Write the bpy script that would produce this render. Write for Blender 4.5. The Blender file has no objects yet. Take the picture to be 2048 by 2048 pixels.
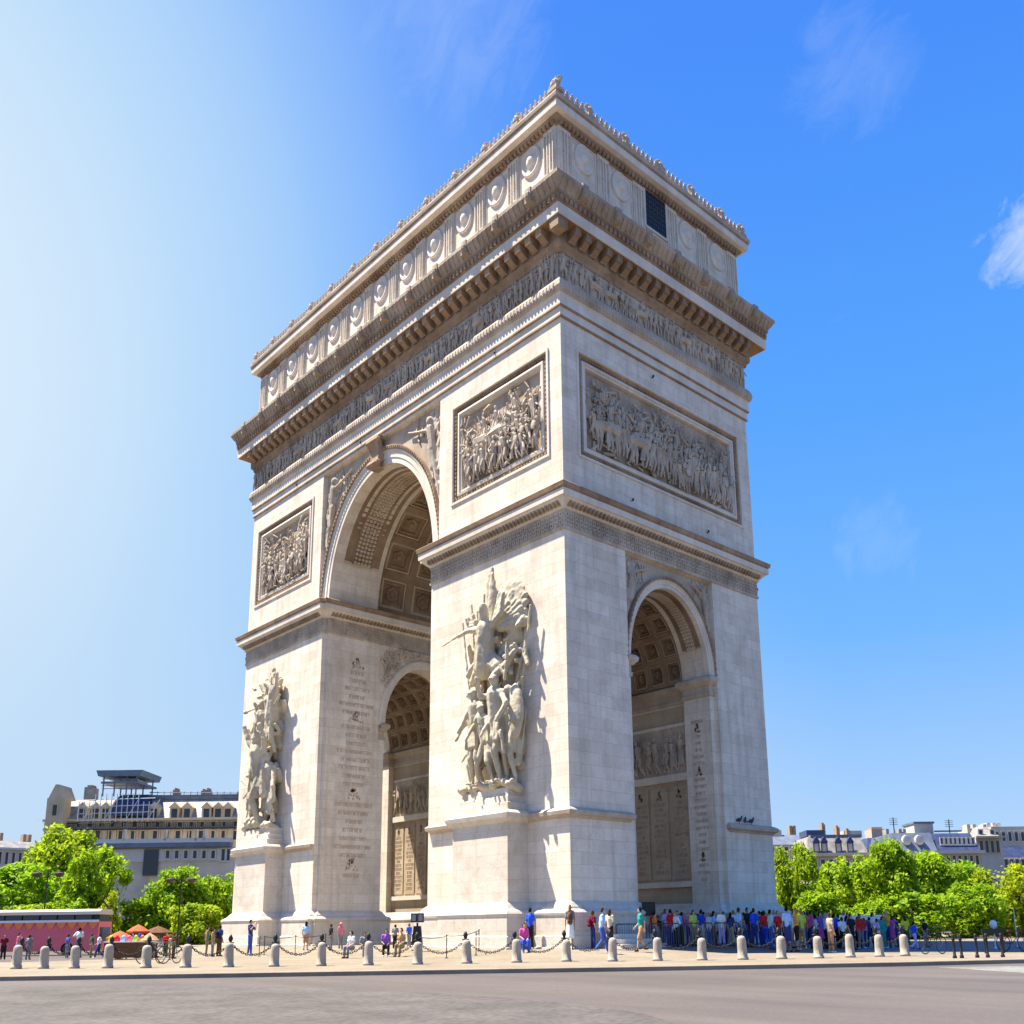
import bpy, bmesh, math, random
from mathutils import Vector, Matrix

random.seed(11)
SC = bpy.context.scene
COL = SC.collection
R = math.radians

# ------------------------------------------------------------------ camera
F_PX, PX, PY = 1936.85, 1084.48, 1409.27          # in pixels of a 2048 frame
FW = Vector((-0.71309228, 0.66503722, 0.22186684))
RT = Vector((0.67984933, 0.73324035, -0.01278615))
UP = Vector((0.17118498, -0.14171832, 0.97499314))
EYE = Vector((41.99076, -41.32605, 1.91))
cd = bpy.data.cameras.new('camera')
cam = bpy.data.objects.new('camera', cd)
COL.objects.link(cam)
m = Matrix((RT, UP, -FW)).transposed().to_4x4()
m.translation = EYE
cam.matrix_world = m
cd.sensor_width = 36.0
cd.lens = F_PX / 2048 * 36
cd.shift_x = (1024 - PX) / 2048
cd.shift_y = (PY - 1024) / 2048
cd.clip_start = 0.5
cd.clip_end = 6000
SC.camera = cam

# ------------------------------------------------------------------ light
SUN_TO = Vector((-0.385, -0.294, 1.0)).normalized()      # towards the sun
EXPOSURE = 1.68
SUN_STRENGTH = 4.6
SKY_STRENGTH = 0.15
SC.view_settings.view_transform = 'Standard'
SC.view_settings.look = 'None'
SC.view_settings.gamma = 1
SC.view_settings.exposure = EXPOSURE

sl = bpy.data.lights.new('sun', 'SUN')
sl.energy = SUN_STRENGTH
sl.angle = R(0.5)
sl.color = (1.0, 0.91, 0.77)
so = bpy.data.objects.new('sun', sl)
COL.objects.link(so)
so.location = (-60, -60, 120)
so.rotation_euler = SUN_TO.to_track_quat('Z', 'Y').to_euler()

w = bpy.data.worlds.new('World')
SC.world = w
w.use_nodes = True
wt = w.node_tree
wt.nodes.clear()
WN = wt.nodes.new
WL = wt.links.new
wout = WN('ShaderNodeOutputWorld')
wbg = WN('ShaderNodeBackground')
wbg.inputs['Strength'].default_value = SKY_STRENGTH
sky = WN('ShaderNodeTexSky')
sky.sky_type = 'NISHITA'
sky.sun_disc = False
sky.sun_elevation = math.asin(SUN_TO.z)
sky.sun_rotation = math.atan2(SUN_TO.x, SUN_TO.y)
sky.altitude = 0
sky.air_density = 1.0
sky.dust_density = 1.0
sky.ozone_density = 1.6
wtc = WN('ShaderNodeTexCoord')


def wmath(op, a, b=None, clamp=False):
    n = WN('ShaderNodeMath')
    n.operation = op
    n.use_clamp = clamp
    for i, v in enumerate((a, b)):
        if v is None:
            continue
        if isinstance(v, (int, float)):
            n.inputs[i].default_value = v
        else:
            WL(v, n.inputs[i])
    return n.outputs[0]


def wmix(fac, a, b):
    n = WN('ShaderNodeMix')
    n.data_type = 'RGBA'
    for s, v in ((n.inputs[0], fac), (n.inputs[6], a), (n.inputs[7], b)):
        if isinstance(v, (int, float)):
            s.default_value = v
        elif isinstance(v, tuple):
            s.default_value = v + (1,)
        else:
            WL(v, s)
    return n.outputs[2]


def wdot(vec):
    n = WN('ShaderNodeVectorMath')
    n.operation = 'DOT_PRODUCT'
    WL(wtc.outputs['Generated'], n.inputs[0])
    n.inputs[1].default_value = vec
    return n.outputs['Value']


def wramp(val, stops):
    n = WN('ShaderNodeValToRGB')
    WL(val, n.inputs[0])
    e = n.color_ramp.elements
    while len(e) < len(stops):
        e.new(0.5)
    for i, (p, c) in enumerate(stops):
        e[i].position = p
        e[i].color = tuple(c) + (1,)
    return n.outputs[0]


# the blue of the clear half of the sky, by elevation (sine), brought to the Nishita scale
SK = 1.0 / (SKY_STRENGTH * 2 ** EXPOSURE)
elev = wdot((0, 0, 1))
blue = wramp(elev, [(0.0, (0.47, 0.64, 0.87)), (0.11, (0.33, 0.55, 0.88)), (0.28, (0.135, 0.43, 0.93)),
                    (0.48, (0.070, 0.345, 0.95)), (0.70, (0.038, 0.25, 0.93)), (1.0, (0.025, 0.16, 0.85))])
scl = WN('ShaderNodeVectorMath')
scl.operation = 'SCALE'
WL(blue, scl.inputs[0])
scl.inputs['Scale'].default_value = SK
base = wmix(0.94, sky.outputs[0], scl.outputs[0])
# pale glare in the half of the sky towards the sun
gdir = Vector((-0.897, -0.098, 0.431)).normalized()
gl = wdot(tuple(gdir))
g1_ = wramp(gl, [(0.70, (0, 0, 0)), (0.79, (0.24, 0.24, 0.24)), (0.86, (0.76, 0.76, 0.76)), (0.92, (1, 1, 1))])
base = wmix(g1_, base, (0.42 * SK, 0.67 * SK, 0.96 * SK))
g2_ = wramp(gl, [(0.85, (0, 0, 0)), (0.91, (0.24, 0.24, 0.24)), (0.95, (0.56, 0.56, 0.56)), (1.0, (0.95, 0.95, 0.95))])
base = wmix(g2_, base, (0.80 * SK, 0.90 * SK, 0.98 * SK))
low_ = wramp(wdot(tuple(Vector((-0.90, 0.40, 0.10)).normalized())), [(0.80, (0, 0, 0)), (0.93, (0.55, 0.55, 0.55)), (1.0, (0.8, 0.8, 0.8))])
base = wmix(wmath('MULTIPLY', low_, wramp(elev, [(0.0, (1, 1, 1)), (0.42, (0, 0, 0))])), base, (0.60 * SK, 0.75 * SK, 0.915 * SK))
# thin high cirrus
cmap = WN('ShaderNodeMapping')
cmap.inputs['Rotation'].default_value = (0.3, 0.5, 0.9)
cmap.inputs['Scale'].default_value = (2.2, 6.5, 4.0)
WL(wtc.outputs['Generated'], cmap.inputs[0])
cn = WN('ShaderNodeTexNoise')
cn.inputs['Scale'].default_value = 1.5
cn.inputs['Detail'].default_value = 9
cn.inputs['Roughness'].default_value = 0.62
cn.inputs['Distortion'].default_value = 0.6
WL(cmap.outputs[0], cn.inputs['Vector'])
cf = wramp(cn.outputs['Fac'], [(0.62, (0, 0, 0)), (0.92, (0.08, 0.08, 0.08))])


wmap = WN('ShaderNodeMapping')
wmap.inputs['Rotation'].default_value = (0.2, 0.35, 0.75)
wmap.inputs['Scale'].default_value = (9.0, 24.0, 12.0)
WL(wtc.outputs['Generated'], wmap.inputs[0])
wn = WN('ShaderNodeTexNoise')
wn.inputs['Scale'].default_value = 1.6
wn.inputs['Detail'].default_value = 12
wn.inputs['Roughness'].default_value = 0.68
wn.inputs['Distortion'].default_value = 0.8
WL(wmap.outputs[0], wn.inputs['Vector'])


def puff(vec, c0, c1, amt):
    # wisps gathered about one direction of the sky
    d = wmath('DIVIDE', wmath('SUBTRACT', wdot(tuple(Vector(vec).normalized())), c0), c1 - c0, clamp=True)
    # wisps thin out raggedly away from the middle
    n2 = wmath('SUBTRACT', wmath('ADD', wn.outputs['Fac'], wmath('MULTIPLY', d, 0.42)), 0.66)
    edge = wmath('MULTIPLY', d, 5.0, clamp=True)
    return wmath('MULTIPLY', wmath('MULTIPLY', wmath('MULTIPLY', n2, 3.2, clamp=True), edge), amt)


def raydir(u, v):
    return (FW + RT * ((u - PX) / F_PX) - UP * ((v - PY) / F_PX)).normalized()


cf = wmath('ADD', cf, puff(raydir(2085, 470), 0.9982, 1.0, 0.6))
cf = wmath('ADD', cf, puff(raydir(930, 20), 0.9945, 1.0, 0.12))
cf = wmath('ADD', cf, puff(raydir(1700, 150), 0.9975, 1.0, 0.10))
cf = wmath('ADD', cf, puff(raydir(1760, 1080), 0.9985, 1.0, 0.12), clamp=True)
base = wmix(cf, base, (0.78 * SK, 0.88 * SK, 0.98 * SK))
WL(base, wbg.inputs['Color'])
WL(wbg.outputs[0], wout.inputs[0])


# ------------------------------------------------------------------ placing helpers
def pt(u, v, depth):
    """point seen at pixel (u, v) of the 2048 frame, `depth` metres along the view axis"""
    return EYE + (FW + RT * ((u - PX) / F_PX) - UP * ((v - PY) / F_PX)) * depth


def at(u, depth, z=0.18):
    """ground point under image column u at that depth"""
    a = (u - PX) / F_PX
    b = (FW.z + RT.z * a - (z - EYE.z) / depth) / UP.z
    return EYE + (FW + RT * a - UP * b) * depth


VIEW_ROT = math.atan2(RT.y, RT.x)


# ------------------------------------------------------------------ materials
MATS = {}


class NT:
    def __init__(self, name):
        self.m = bpy.data.materials.new(name)
        self.m.use_nodes = True
        self.t = self.m.node_tree
        self.b = self.t.nodes['Principled BSDF']
        self.b.inputs['Specular IOR Level'].default_value = 0.25

    def n(self, kind, **kw):
        nd = self.t.nodes.new(kind)
        for k, v in kw.items():
            if k in nd.inputs.keys():
                if hasattr(v, 'is_linked'):
                    self.t.links.new(v, nd.inputs[k])
                else:
                    nd.inputs[k].default_value = v
            else:
                setattr(nd, k, v)
        return nd

    def l(self, a, b):
        self.t.links.new(a, b)

    def ramp(self, val, stops):
        nd = self.t.nodes.new('ShaderNodeValToRGB')
        self.l(val, nd.inputs[0])
        e = nd.color_ramp.elements
        while len(e) < len(stops):
            e.new(0.5)
        for i, (p, c) in enumerate(stops):
            e[i].position = p
            e[i].color = tuple(c) + (1,)
        return nd.outputs[0]

    def mix(self, fac, a, b, blend='MIX'):
        nd = self.t.nodes.new('ShaderNodeMix')
        nd.data_type = 'RGBA'
        nd.blend_type = blend
        for s, v in ((nd.inputs[0], fac), (nd.inputs[6], a), (nd.inputs[7], b)):
            if isinstance(v, (int, float)):
                s.default_value = v
            elif isinstance(v, tuple):
                s.default_value = v + (1,)
            else:
                self.l(v, s)
        return nd.outputs[2]

    def bump(self, h, strength, dist):
        nd = self.t.nodes.new('ShaderNodeBump')
        nd.inputs['Strength'].default_value = strength
        nd.inputs['Distance'].default_value = dist
        self.l(h, nd.inputs['Height'])
        self.l(nd.outputs[0], self.b.inputs['Normal'])


def stone(name, c_lo, c_hi, joints=0.5, blocks=(2.1, 0.78), streak=0.35, bump=0.25, stain=None):
    """limestone: mottled, soft vertical weather streaks, fine block joints"""
    t = NT(name)
    tc = t.n('ShaderNodeTexCoord')
    obj = tc.outputs['Object']
    n1 = t.n('ShaderNodeTexNoise', Vector=obj, Scale=0.35, Detail=8.0, Roughness=0.65)
    col = t.ramp(n1.outputs['Fac'], [(0.3, c_lo), (0.7, c_hi)])
    mp = t.n('ShaderNodeMapping', Vector=obj, Scale=(1.6, 1.6, 0.10))
    n2 = t.n('ShaderNodeTexNoise', Vector=mp.outputs[0], Scale=1.0, Detail=6.0, Roughness=0.6)
    st = t.ramp(n2.outputs['Fac'], [(0.48, (0, 0, 0)), (0.78, (streak,) * 3)])
    dark = tuple(c * 0.55 for c in c_lo)
    col = t.mix(st, col, dark)
    n3 = t.n('ShaderNodeTexNoise', Vector=obj, Scale=7.0, Detail=5.0, Roughness=0.7)
    col = t.mix(0.35, col, t.ramp(n3.outputs['Fac'], [(0.3, (0.72, 0.70, 0.66)), (0.7, (1.12, 1.12, 1.12))]), 'MULTIPLY')
    if stain:
        n4 = t.n('ShaderNodeTexNoise', Vector=obj, Scale=0.9, Detail=7.0, Roughness=0.7)
        col = t.mix(t.ramp(n4.outputs['Fac'], [(0.50, (0, 0, 0)), (0.66, (stain[1],) * 3)]), col, stain[0])
    if joints:
        sx = t.n('ShaderNodeSeparateXYZ', Vector=obj)
        ad = t.n('ShaderNodeMath', operation='ADD')
        t.l(sx.outputs[0], ad.inputs[0])
        t.l(sx.outputs[1], ad.inputs[1])
        cb = t.n('ShaderNodeCombineXYZ')
        t.l(ad.outputs[0], cb.inputs[0])
        t.l(sx.outputs[2], cb.inputs[1])
        br = t.n('ShaderNodeTexBrick', Vector=cb.outputs[0], Scale=1.0)
        br.inputs['Color1'].default_value = (1, 1, 1, 1)
        br.inputs['Color2'].default_value = (0.80, 0.785, 0.76, 1)
        br.inputs['Mortar'].default_value = (0.55, 0.52, 0.48, 1)
        br.inputs['Mortar Size'].default_value = 0.018
        br.inputs['Mortar Smooth'].default_value = 0.4
        br.inputs['Brick Width'].default_value = blocks[0]
        br.inputs['Row Height'].default_value = blocks[1]
        col = t.mix(joints, col, br.outputs['Color'], 'MULTIPLY')
    t.l(col, t.b.inputs['Base Color'])
    t.b.inputs['Roughness'].default_value = 0.9
    t.bump(n3.outputs['Fac'], bump, 0.05)
    return t.m


def plain(name, c, rough=0.7, metal=0.0, var=0.0, scale=3.0, spec=0.3):
    if name in MATS:
        return MATS[name]
    t = NT(name)
    t.b.inputs['Roughness'].default_value = rough
    t.b.inputs['Metallic'].default_value = metal
    t.b.inputs['Specular IOR Level'].default_value = spec
    if var:
        tc = t.n('ShaderNodeTexCoord')
        n1 = t.n('ShaderNodeTexNoise', Vector=tc.outputs['Object'], Scale=scale, Detail=5.0)
        col = t.ramp(n1.outputs['Fac'], [(0.3, tuple(x * (1 - var) for x in c)), (0.7, tuple(x * (1 + var) for x in c))])
        t.l(col, t.b.inputs['Base Color'])
    else:
        t.b.inputs['Base Color'].default_value = tuple(c) + (1,)
    MATS[name] = t.m
    return t.m


WALL = stone('limestone_wall', (0.69, 0.60, 0.485), (0.87, 0.79, 0.68), joints=0.6, streak=0.5, stain=((0.50, 0.42, 0.32), 0.4))
TRIM = stone('limestone_trim', (0.58, 0.51, 0.42), (0.80, 0.73, 0.63), joints=0.0, streak=0.3)
GRIME_SHADE = stone('weathered_shade_stone', (0.20, 0.125, 0.075), (0.48, 0.35, 0.235), joints=0.0, streak=0.5, bump=0.5)  # weathering brown; the fascia strips use it for painted shadow lines
RELIEF = stone('weathered_relief_stone', (0.36, 0.29, 0.22), (0.66, 0.57, 0.46), joints=0.0, streak=0.3, stain=((0.22, 0.17, 0.12), 0.6))
STATUE = stone('carved_statue_stone', (0.38, 0.33, 0.24), (0.60, 0.54, 0.42), joints=0.0, streak=0.3)
VAULT = stone('sooty_shaded_vault_stone', (0.19, 0.125, 0.075), (0.40, 0.29, 0.19), joints=0.0, streak=0.2)  # dark vault brown: partly dirt, partly shade put into the colour
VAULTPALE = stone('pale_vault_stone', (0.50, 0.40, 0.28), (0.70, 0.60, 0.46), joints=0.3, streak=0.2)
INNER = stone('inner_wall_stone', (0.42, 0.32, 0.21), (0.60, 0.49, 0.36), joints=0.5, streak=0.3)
INK = plain('engraved_dark_stone', (0.46, 0.35, 0.25), 0.95, var=0.3)
PLINTHST = stone('granite_plinth', (0.56, 0.51, 0.43), (0.70, 0.64, 0.56), joints=0.4, streak=0.25, stain=((0.44, 0.32, 0.21), 0.45))
STRING = stone('stained_moulding_stone', (0.34, 0.26, 0.19), (0.60, 0.51, 0.41), joints=0.0, streak=0.35)
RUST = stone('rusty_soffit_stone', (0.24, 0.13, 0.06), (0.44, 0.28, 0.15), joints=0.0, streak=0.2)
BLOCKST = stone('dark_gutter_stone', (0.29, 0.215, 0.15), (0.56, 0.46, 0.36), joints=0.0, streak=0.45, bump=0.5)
IRON = plain('black_iron', (0.018, 0.018, 0.020), 0.55)
GRANITE = stone('bollard_granite', (0.30, 0.26, 0.21), (0.47, 0.42, 0.35), joints=0.0, streak=0.25, bump=0.6)


# ------------------------------------------------------------------ mesh builder
class MB:
    def __init__(self, fn=None):
        self.v = []
        self.f = []
        self.fn = fn

    def add(self, p):
        self.v.append(self.fn(*p) if self.fn else tuple(p))
        return len(self.v) - 1

    def box(self, x0, x1, y0, y1, z0, z1):
        i = [self.add(p) for p in ((x0, y0, z0), (x1, y0, z0), (x1, y1, z0), (x0, y1, z0), (x0, y0, z1), (x1, y0, z1), (x1, y1, z1), (x0, y1, z1))]
        for q in ((0, 3, 2, 1), (4, 5, 6, 7), (0, 1, 5, 4), (1, 2, 6, 5), (2, 3, 7, 6), (3, 0, 4, 7)):
            self.f.append(tuple(i[k] for k in q))

    def taper(self, x0, x1, y0, y1, z0, z1, ix, iy):
        i = [self.add(p) for p in ((x0, y0, z0), (x1, y0, z0), (x1, y1, z0), (x0, y1, z0), (x0 + ix, y0 + iy, z1), (x1 - ix, y0 + iy, z1), (x1 - ix, y1 - iy, z1), (x0 + ix, y1 - iy, z1))]
        for q in ((0, 3, 2, 1), (4, 5, 6, 7), (0, 1, 5, 4), (1, 2, 6, 5), (2, 3, 7, 6), (3, 0, 4, 7)):
            self.f.append(tuple(i[k] for k in q))

    def prism(self, poly, z0, z1):
        n = len(poly)
        a = [self.add((x, y, z0)) for x, y in poly]
        b = [self.add((x, y, z1)) for x, y in poly]
        self.f.append(tuple(reversed(a)))
        self.f.append(tuple(b))
        for k in range(n):
            j = (k + 1) % n
            self.f.append((a[k], a[j], b[j], b[k]))

    def rings(self, rs, closed=True, cap=True, loop=False):
        """rs: list of equally long point lists"""
        idx = [[self.add(p) for p in r] for r in rs]
        n = len(idx[0])
        last = len(idx) if loop else len(idx) - 1
        for k in range(last):
            a, b = idx[k], idx[(k + 1) % len(idx)]
            for i in range(n if closed else n - 1):
                j = (i + 1) % n
                self.f.append((a[i], a[j], b[j], b[i]))
        if cap and closed and not loop:
            self.f.append(tuple(reversed(idx[0])))
            self.f.append(tuple(idx[-1]))

    def lathe(self, prof, n=12, cx=0, cy=0, sx=1.0, sy=1.0):
        self.rings([[(cx + r * sx * math.cos(2 * math.pi * k / n), cy + r * sy * math.sin(2 * math.pi * k / n), z) for k in range(n)] for r, z in prof])

    def cap(self, p, q, r0, r1=None, n=6):
        """tapered capsule from p to q"""
        r1 = r0 if r1 is None else r1
        p, q = Vector(p), Vector(q)
        d = q - p
        if d.length < 1e-6:
            d = Vector((0, 0, 1e-3))
        d.normalize()
        a = d.orthogonal().normalized()
        b = d.cross(a)
        rs = []
        for c, rr, off in ((p, r0, -0.95), (p, r0, -0.62), (p, r0, 0), (q, r1, 0), (q, r1, 0.62), (q, r1, 0.95)):
            s = math.sqrt(max(0.0, 1 - off * off)) * rr
            o = c + d * (off * rr)
            rs.append([tuple(o + a * (s * math.cos(2 * math.pi * k / n)) + b * (s * math.sin(2 * math.pi * k / n))) for k in range(n)])
        self.rings(rs)

    def tube(self, pts, r, n=6):
        for k in range(len(pts) - 1):
            self.bar(pts[k], pts[k + 1], r, n)

    def bar(self, p, q, r, n=6, r1=None):
        p, q = Vector(p), Vector(q)
        d = (q - p).normalized()
        a = d.orthogonal().normalized()
        b = d.cross(a)
        r1 = r if r1 is None else r1
        self.rings([[tuple(c + a * (rr * math.cos(2 * math.pi * k / n)) + b * (rr * math.sin(2 * math.pi * k / n))) for k in range(n)] for c, rr in ((p, r), (q, r1))])

    def ell(self, c, rx, ry, rz, n=8, m=5):
        rs = []
        for i in range(m + 1):
            t = -math.pi / 2 * 0.96 + math.pi * 0.96 * i / m
            rs.append([(c[0] + rx * math.cos(t) * math.cos(2 * math.pi * k / n), c[1] + ry * math.cos(t) * math.sin(2 * math.pi * k / n), c[2] + rz * math.sin(t)) for k in range(n)])
        self.rings(rs)

    def ringrect(self, hx, hy, prof):
        """moulding swept round a rectangle; prof = [(offset, z)...]"""
        rs = [[((hx + o) * sx, (hy + o) * sy, z) for sx, sy in ((-1, -1), (1, -1), (1, 1), (-1, 1))] for o, z in prof]
        self.rings(rs, cap=False)

    def sweep(self, path, prof, close=True):
        """moulding swept round a closed counter-clockwise plan polygon with mitred corners"""
        n = len(path)
        offs = []
        for k in range(n):
            a, b, c = Vector(path[k - 1]), Vector(path[k]), Vector(path[(k + 1) % n])
            d1, d2 = (b - a).normalized(), (c - b).normalized()
            n1, n2 = Vector((d1.y, -d1.x)), Vector((d2.y, -d2.x))
            mm = n1 + n2
            offs.append(mm / max(0.2, mm.dot(n1)) if mm.length > 1e-6 else n1)
        rs = [[(path[k][0] + offs[k].x * o, path[k][1] + offs[k].y * o, z) for k in range(n)] for o, z in prof]
        self.rings(rs, cap=False)

    def mesh(self, name, smooth=False):
        me = bpy.data.meshes.new(name)
        me.from_pydata(self.v, [], self.f)
        me.update()
        bm = bmesh.new()
        bm.from_mesh(me)
        bmesh.ops.recalc_face_normals(bm, faces=bm.faces)
        bm.to_mesh(me)
        bm.free()
        if smooth:
            me.polygons.foreach_set('use_smooth', [True] * len(me.polygons))
        return me

    def build(self, name, mat, parent=None, smooth=False, loc=None):
        return link(self.mesh(name, smooth), name, mat, parent, loc)


def link(me, name, mat, parent=None, loc=None):
    me.materials.clear()
    me.materials.append(mat)
    o = bpy.data.objects.new(name, me)
    COL.objects.link(o)
    if parent:
        o.parent = parent
    if loc:
        o.location = loc
    return o


def tag(o, label, cat, group=None, kind=None):
    if label:
        o['label'] = label
    if cat:
        o['category'] = cat
    if group:
        o['group'] = group
    if kind:
        o['kind'] = kind
    return o


def empty(name, loc, rz=0.0):
    o = bpy.data.objects.new(name, None)
    COL.objects.link(o)
    o.location = loc
    o.rotation_euler = (0, 0, rz)
    o.empty_display_size = 0.5
    return o


def clone(o, parent=None):
    c = o.copy()
    COL.objects.link(c)
    c.parent = parent
    for ch in list(o.children):
        clone(ch, c)
    return c


def evaluated(me, mods):
    """mesh after a stack of modifiers"""
    o = bpy.data.objects.new('tmp', me)
    COL.objects.link(o)
    for kind, kw in mods:
        md = o.modifiers.new(kind, kind)
        for k, v in kw.items():
            setattr(md, k, v)
    bpy.context.view_layer.update()
    dg = bpy.context.evaluated_depsgraph_get()
    r = bpy.data.meshes.new_from_object(o.evaluated_get(dg))
    bpy.data.objects.remove(o)
    return r


def carve(me, cutters):
    """boolean difference with a list of meshes"""
    tmp = []
    mods = []
    for c in cutters:
        o = bpy.data.objects.new('cut', c)
        COL.objects.link(o)
        tmp.append(o)
        mods.append(('BOOLEAN', dict(operation='DIFFERENCE', solver='EXACT', object=o)))
    r = evaluated(me, mods)
    for o in tmp:
        bpy.data.objects.remove(o)
    return r


def sculpt(mb, voxel, smooth=1, noise=0.0, nscale=0.4):
    mods = [('REMESH', dict(mode='VOXEL', voxel_size=voxel, use_smooth_shade=True))]
    if smooth:
        mods.append(('SMOOTH', dict(factor=0.5, iterations=smooth)))
    if noise:
        tx = bpy.data.textures.new('carving', 'CLOUDS')
        tx.noise_scale = nscale
        mods.append(('DISPLACE', dict(texture=tx, strength=noise, mid_level=0.5, texture_coords='LOCAL')))
    return evaluated(mb.mesh('sculpt'), mods)


# ================================================================== GROUND
def sheet(name, pts, z, mat):
    mb = MB()
    mb.f.append(tuple(mb.add((p[0], p[1], z)) for p in pts))
    o = mb.build(name, mat)
    o['kind'] = 'structure'
    return o


def asphalt():
    t = NT('worn_asphalt')
    tc = t.n('ShaderNodeTexCoord')
    mp = t.n('ShaderNodeMapping', Vector=tc.outputs['Object'], Rotation=(0, 0, R(47)), Scale=(0.05, 0.35, 1))
    n1 = t.n('ShaderNodeTexNoise', Vector=mp.outputs[0], Scale=1.0, Detail=7.0, Roughness=0.6)
    n2 = t.n('ShaderNodeTexNoise', Vector=tc.outputs['Object'], Scale=28.0, Detail=3.0, Roughness=0.7)
    n5 = t.n('ShaderNodeTexNoise', Vector=tc.outputs['Object'], Scale=0.11, Detail=4.0)
    col = t.ramp(n1.outputs['Fac'], [(0.25, (0.070, 0.062, 0.061)), (0.75, (0.110, 0.098, 0.096))])
    col = t.mix(0.5, col, t.ramp(n5.outputs['Fac'], [(0.35, (0.80, 0.80, 0.82)), (0.65, (1.2, 1.14, 1.08))]), 'MULTIPLY')
    col = t.mix(0.75, col, t.ramp(n2.outputs['Fac'], [(0.3, (0.62, 0.62, 0.62)), (0.72, (1.4, 1.38, 1.34))]), 'MULTIPLY')
    n6 = t.n('ShaderNodeTexNoise', Vector=tc.outputs['Object'], Scale=6.5, Detail=6.0, Roughness=0.75)
    col = t.mix(0.6, col, t.ramp(n6.outputs['Fac'], [(0.32, (0.72, 0.72, 0.73)), (0.70, (1.28, 1.26, 1.22))]), 'MULTIPLY')
    t.l(col, t.b.inputs['Base Color'])
    t.b.inputs['Roughness'].default_value = 0.85
    t.bump(n2.outputs['Fac'], 0.5, 0.02)
    return t.m


def setts(name, lo, hi, size):
    t = NT(name)
    tc = t.n('ShaderNodeTexCoord')
    vo = t.n('ShaderNodeTexVoronoi', Vector=tc.outputs['Object'], Scale=1.0 / size)
    n1 = t.n('ShaderNodeTexNoise', Vector=tc.outputs['Object'], Scale=0.5, Detail=6.0)
    col = t.mix(0.6, t.ramp(n1.outputs['Fac'], [(0.3, lo), (0.7, hi)]), t.ramp(vo.outputs['Distance'], [(0.25, (1.1, 1.1, 1.1)), (0.75, (0.6, 0.6, 0.6))]), 'MULTIPLY')
    t.l(col, t.b.inputs['Base Color'])
    t.b.inputs['Roughness'].default_value = 0.9
    t.bump(vo.outputs['Distance'], -0.6, 0.03)
    return t.m


road = sheet('road', [(-2500, -2500), (2500, -2500), (2500, 2500), (-2500, 2500)], 0.0, asphalt())
# the road's old granite setts showing at the right
sheet('road_setts', [at(*a, z=0)[:2] for a in ((1872, 39.9), (2400, 40.0), (2400, 31.5), (2140, 32.5), (2010, 36.0))], 0.004,
      setts('grey_setts', (0.13, 0.135, 0.125), (0.24, 0.24, 0.22), 0.22))

sheet('cobbled_road', [at(u, d, z=0)[:2] for u, d in ((-700, 35.0), (-250, 34.6), (300, 34.0), (640, 31.6), (860, 28.6), (1010, 26.2), (1120, 24.4), (1200, 22.9), (1290, 21), (1500, 15), (900, 9), (-900, 9))], 0.004,
      setts('road_setts_grey', (0.070, 0.064, 0.060), (0.112, 0.102, 0.096), 0.17))
KERB = [(-500, 37.6), (-120, 38.4), (0, 38.8), (260, 39.0), (520, 39.2), (780, 39.5), (1024, 39.8), (1270, 40.0), (1500, 40.5), (1800, 41.2), (2048, 42.6), (2500, 45.5)]
front = [at(u, d, 0.0) for u, d in KERB]
back = [at(2500, 95), Vector((30, 75, 0)), Vector((-30, 90, 0)), Vector((-75, 60, 0)), at(330, 80), at(230, 60.5), at(60, 57), at(-200, 55), at(-500, 53)]
outline = [(p.x, p.y) for p in front] + [(p.x, p.y) for p in back]


def paving():
    t = NT('pale_plaza_paving')
    tc = t.n('ShaderNodeTexCoord')
    n1 = t.n('ShaderNodeTexNoise', Vector=tc.outputs['Object'], Scale=0.25, Detail=8.0, Roughness=0.65)
    n2 = t.n('ShaderNodeTexNoise', Vector=tc.outputs['Object'], Scale=9.0, Detail=4.0, Roughness=0.7)
    vo = t.n('ShaderNodeTexVoronoi', Vector=tc.outputs['Object'], Scale=5.0)
    col = t.ramp(n1.outputs['Fac'], [(0.3, (0.175, 0.145, 0.105)), (0.7, (0.255, 0.215, 0.16))])
    col = t.mix(0.5, col, t.ramp(n2.outputs['Fac'], [(0.3, (0.75, 0.75, 0.75)), (0.7, (1.2, 1.2, 1.2))]), 'MULTIPLY')
    col = t.mix(0.4, col, t.ramp(vo.outputs['Distance'], [(0.2, (1.1, 1.1, 1.1)), (0.8, (0.7, 0.7, 0.7))]), 'MULTIPLY')
    t.l(col, t.b.inputs['Base Color'])
    t.b.inputs['Roughness'].default_value = 0.9
    t.bump(n2.outputs['Fac'], 0.4, 0.02)
    return t.m


PAVE = paving()
mb = MB()
mb.prism(outline, -0.05, 0.18)
mb.build('plaza_pavement', PAVE)['kind'] = 'structure'
# granite kerb along the road edge
mb = MB()
n = len(front)
dirs = []
for k in range(n):
    d = (front[min(k + 1, n - 1)] - front[max(k - 1, 0)])
    d = Vector((d.x, d.y)).normalized()
    dirs.append(Vector((d.y, -d.x)))
rs = []
for k in range(n):
    p = Vector((front[k].x, front[k].y))
    o = dirs[k]
    q = p - o * 0.32
    r_ = p + o * 0.05
    rs.append([(r_.x, r_.y, -0.02), (r_.x, r_.y, 0.165), (p.x + o.x * 0.02, p.y + o.y * 0.02, 0.188), (q.x, q.y, 0.188), (q.x, q.y, 0.1)])
mb.rings(rs)
mb.build('kerb', stone('kerb_granite', (0.20, 0.16, 0.125), (0.31, 0.26, 0.20), joints=0.0, streak=0.1, bump=0.6))['kind'] = 'structure'
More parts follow.
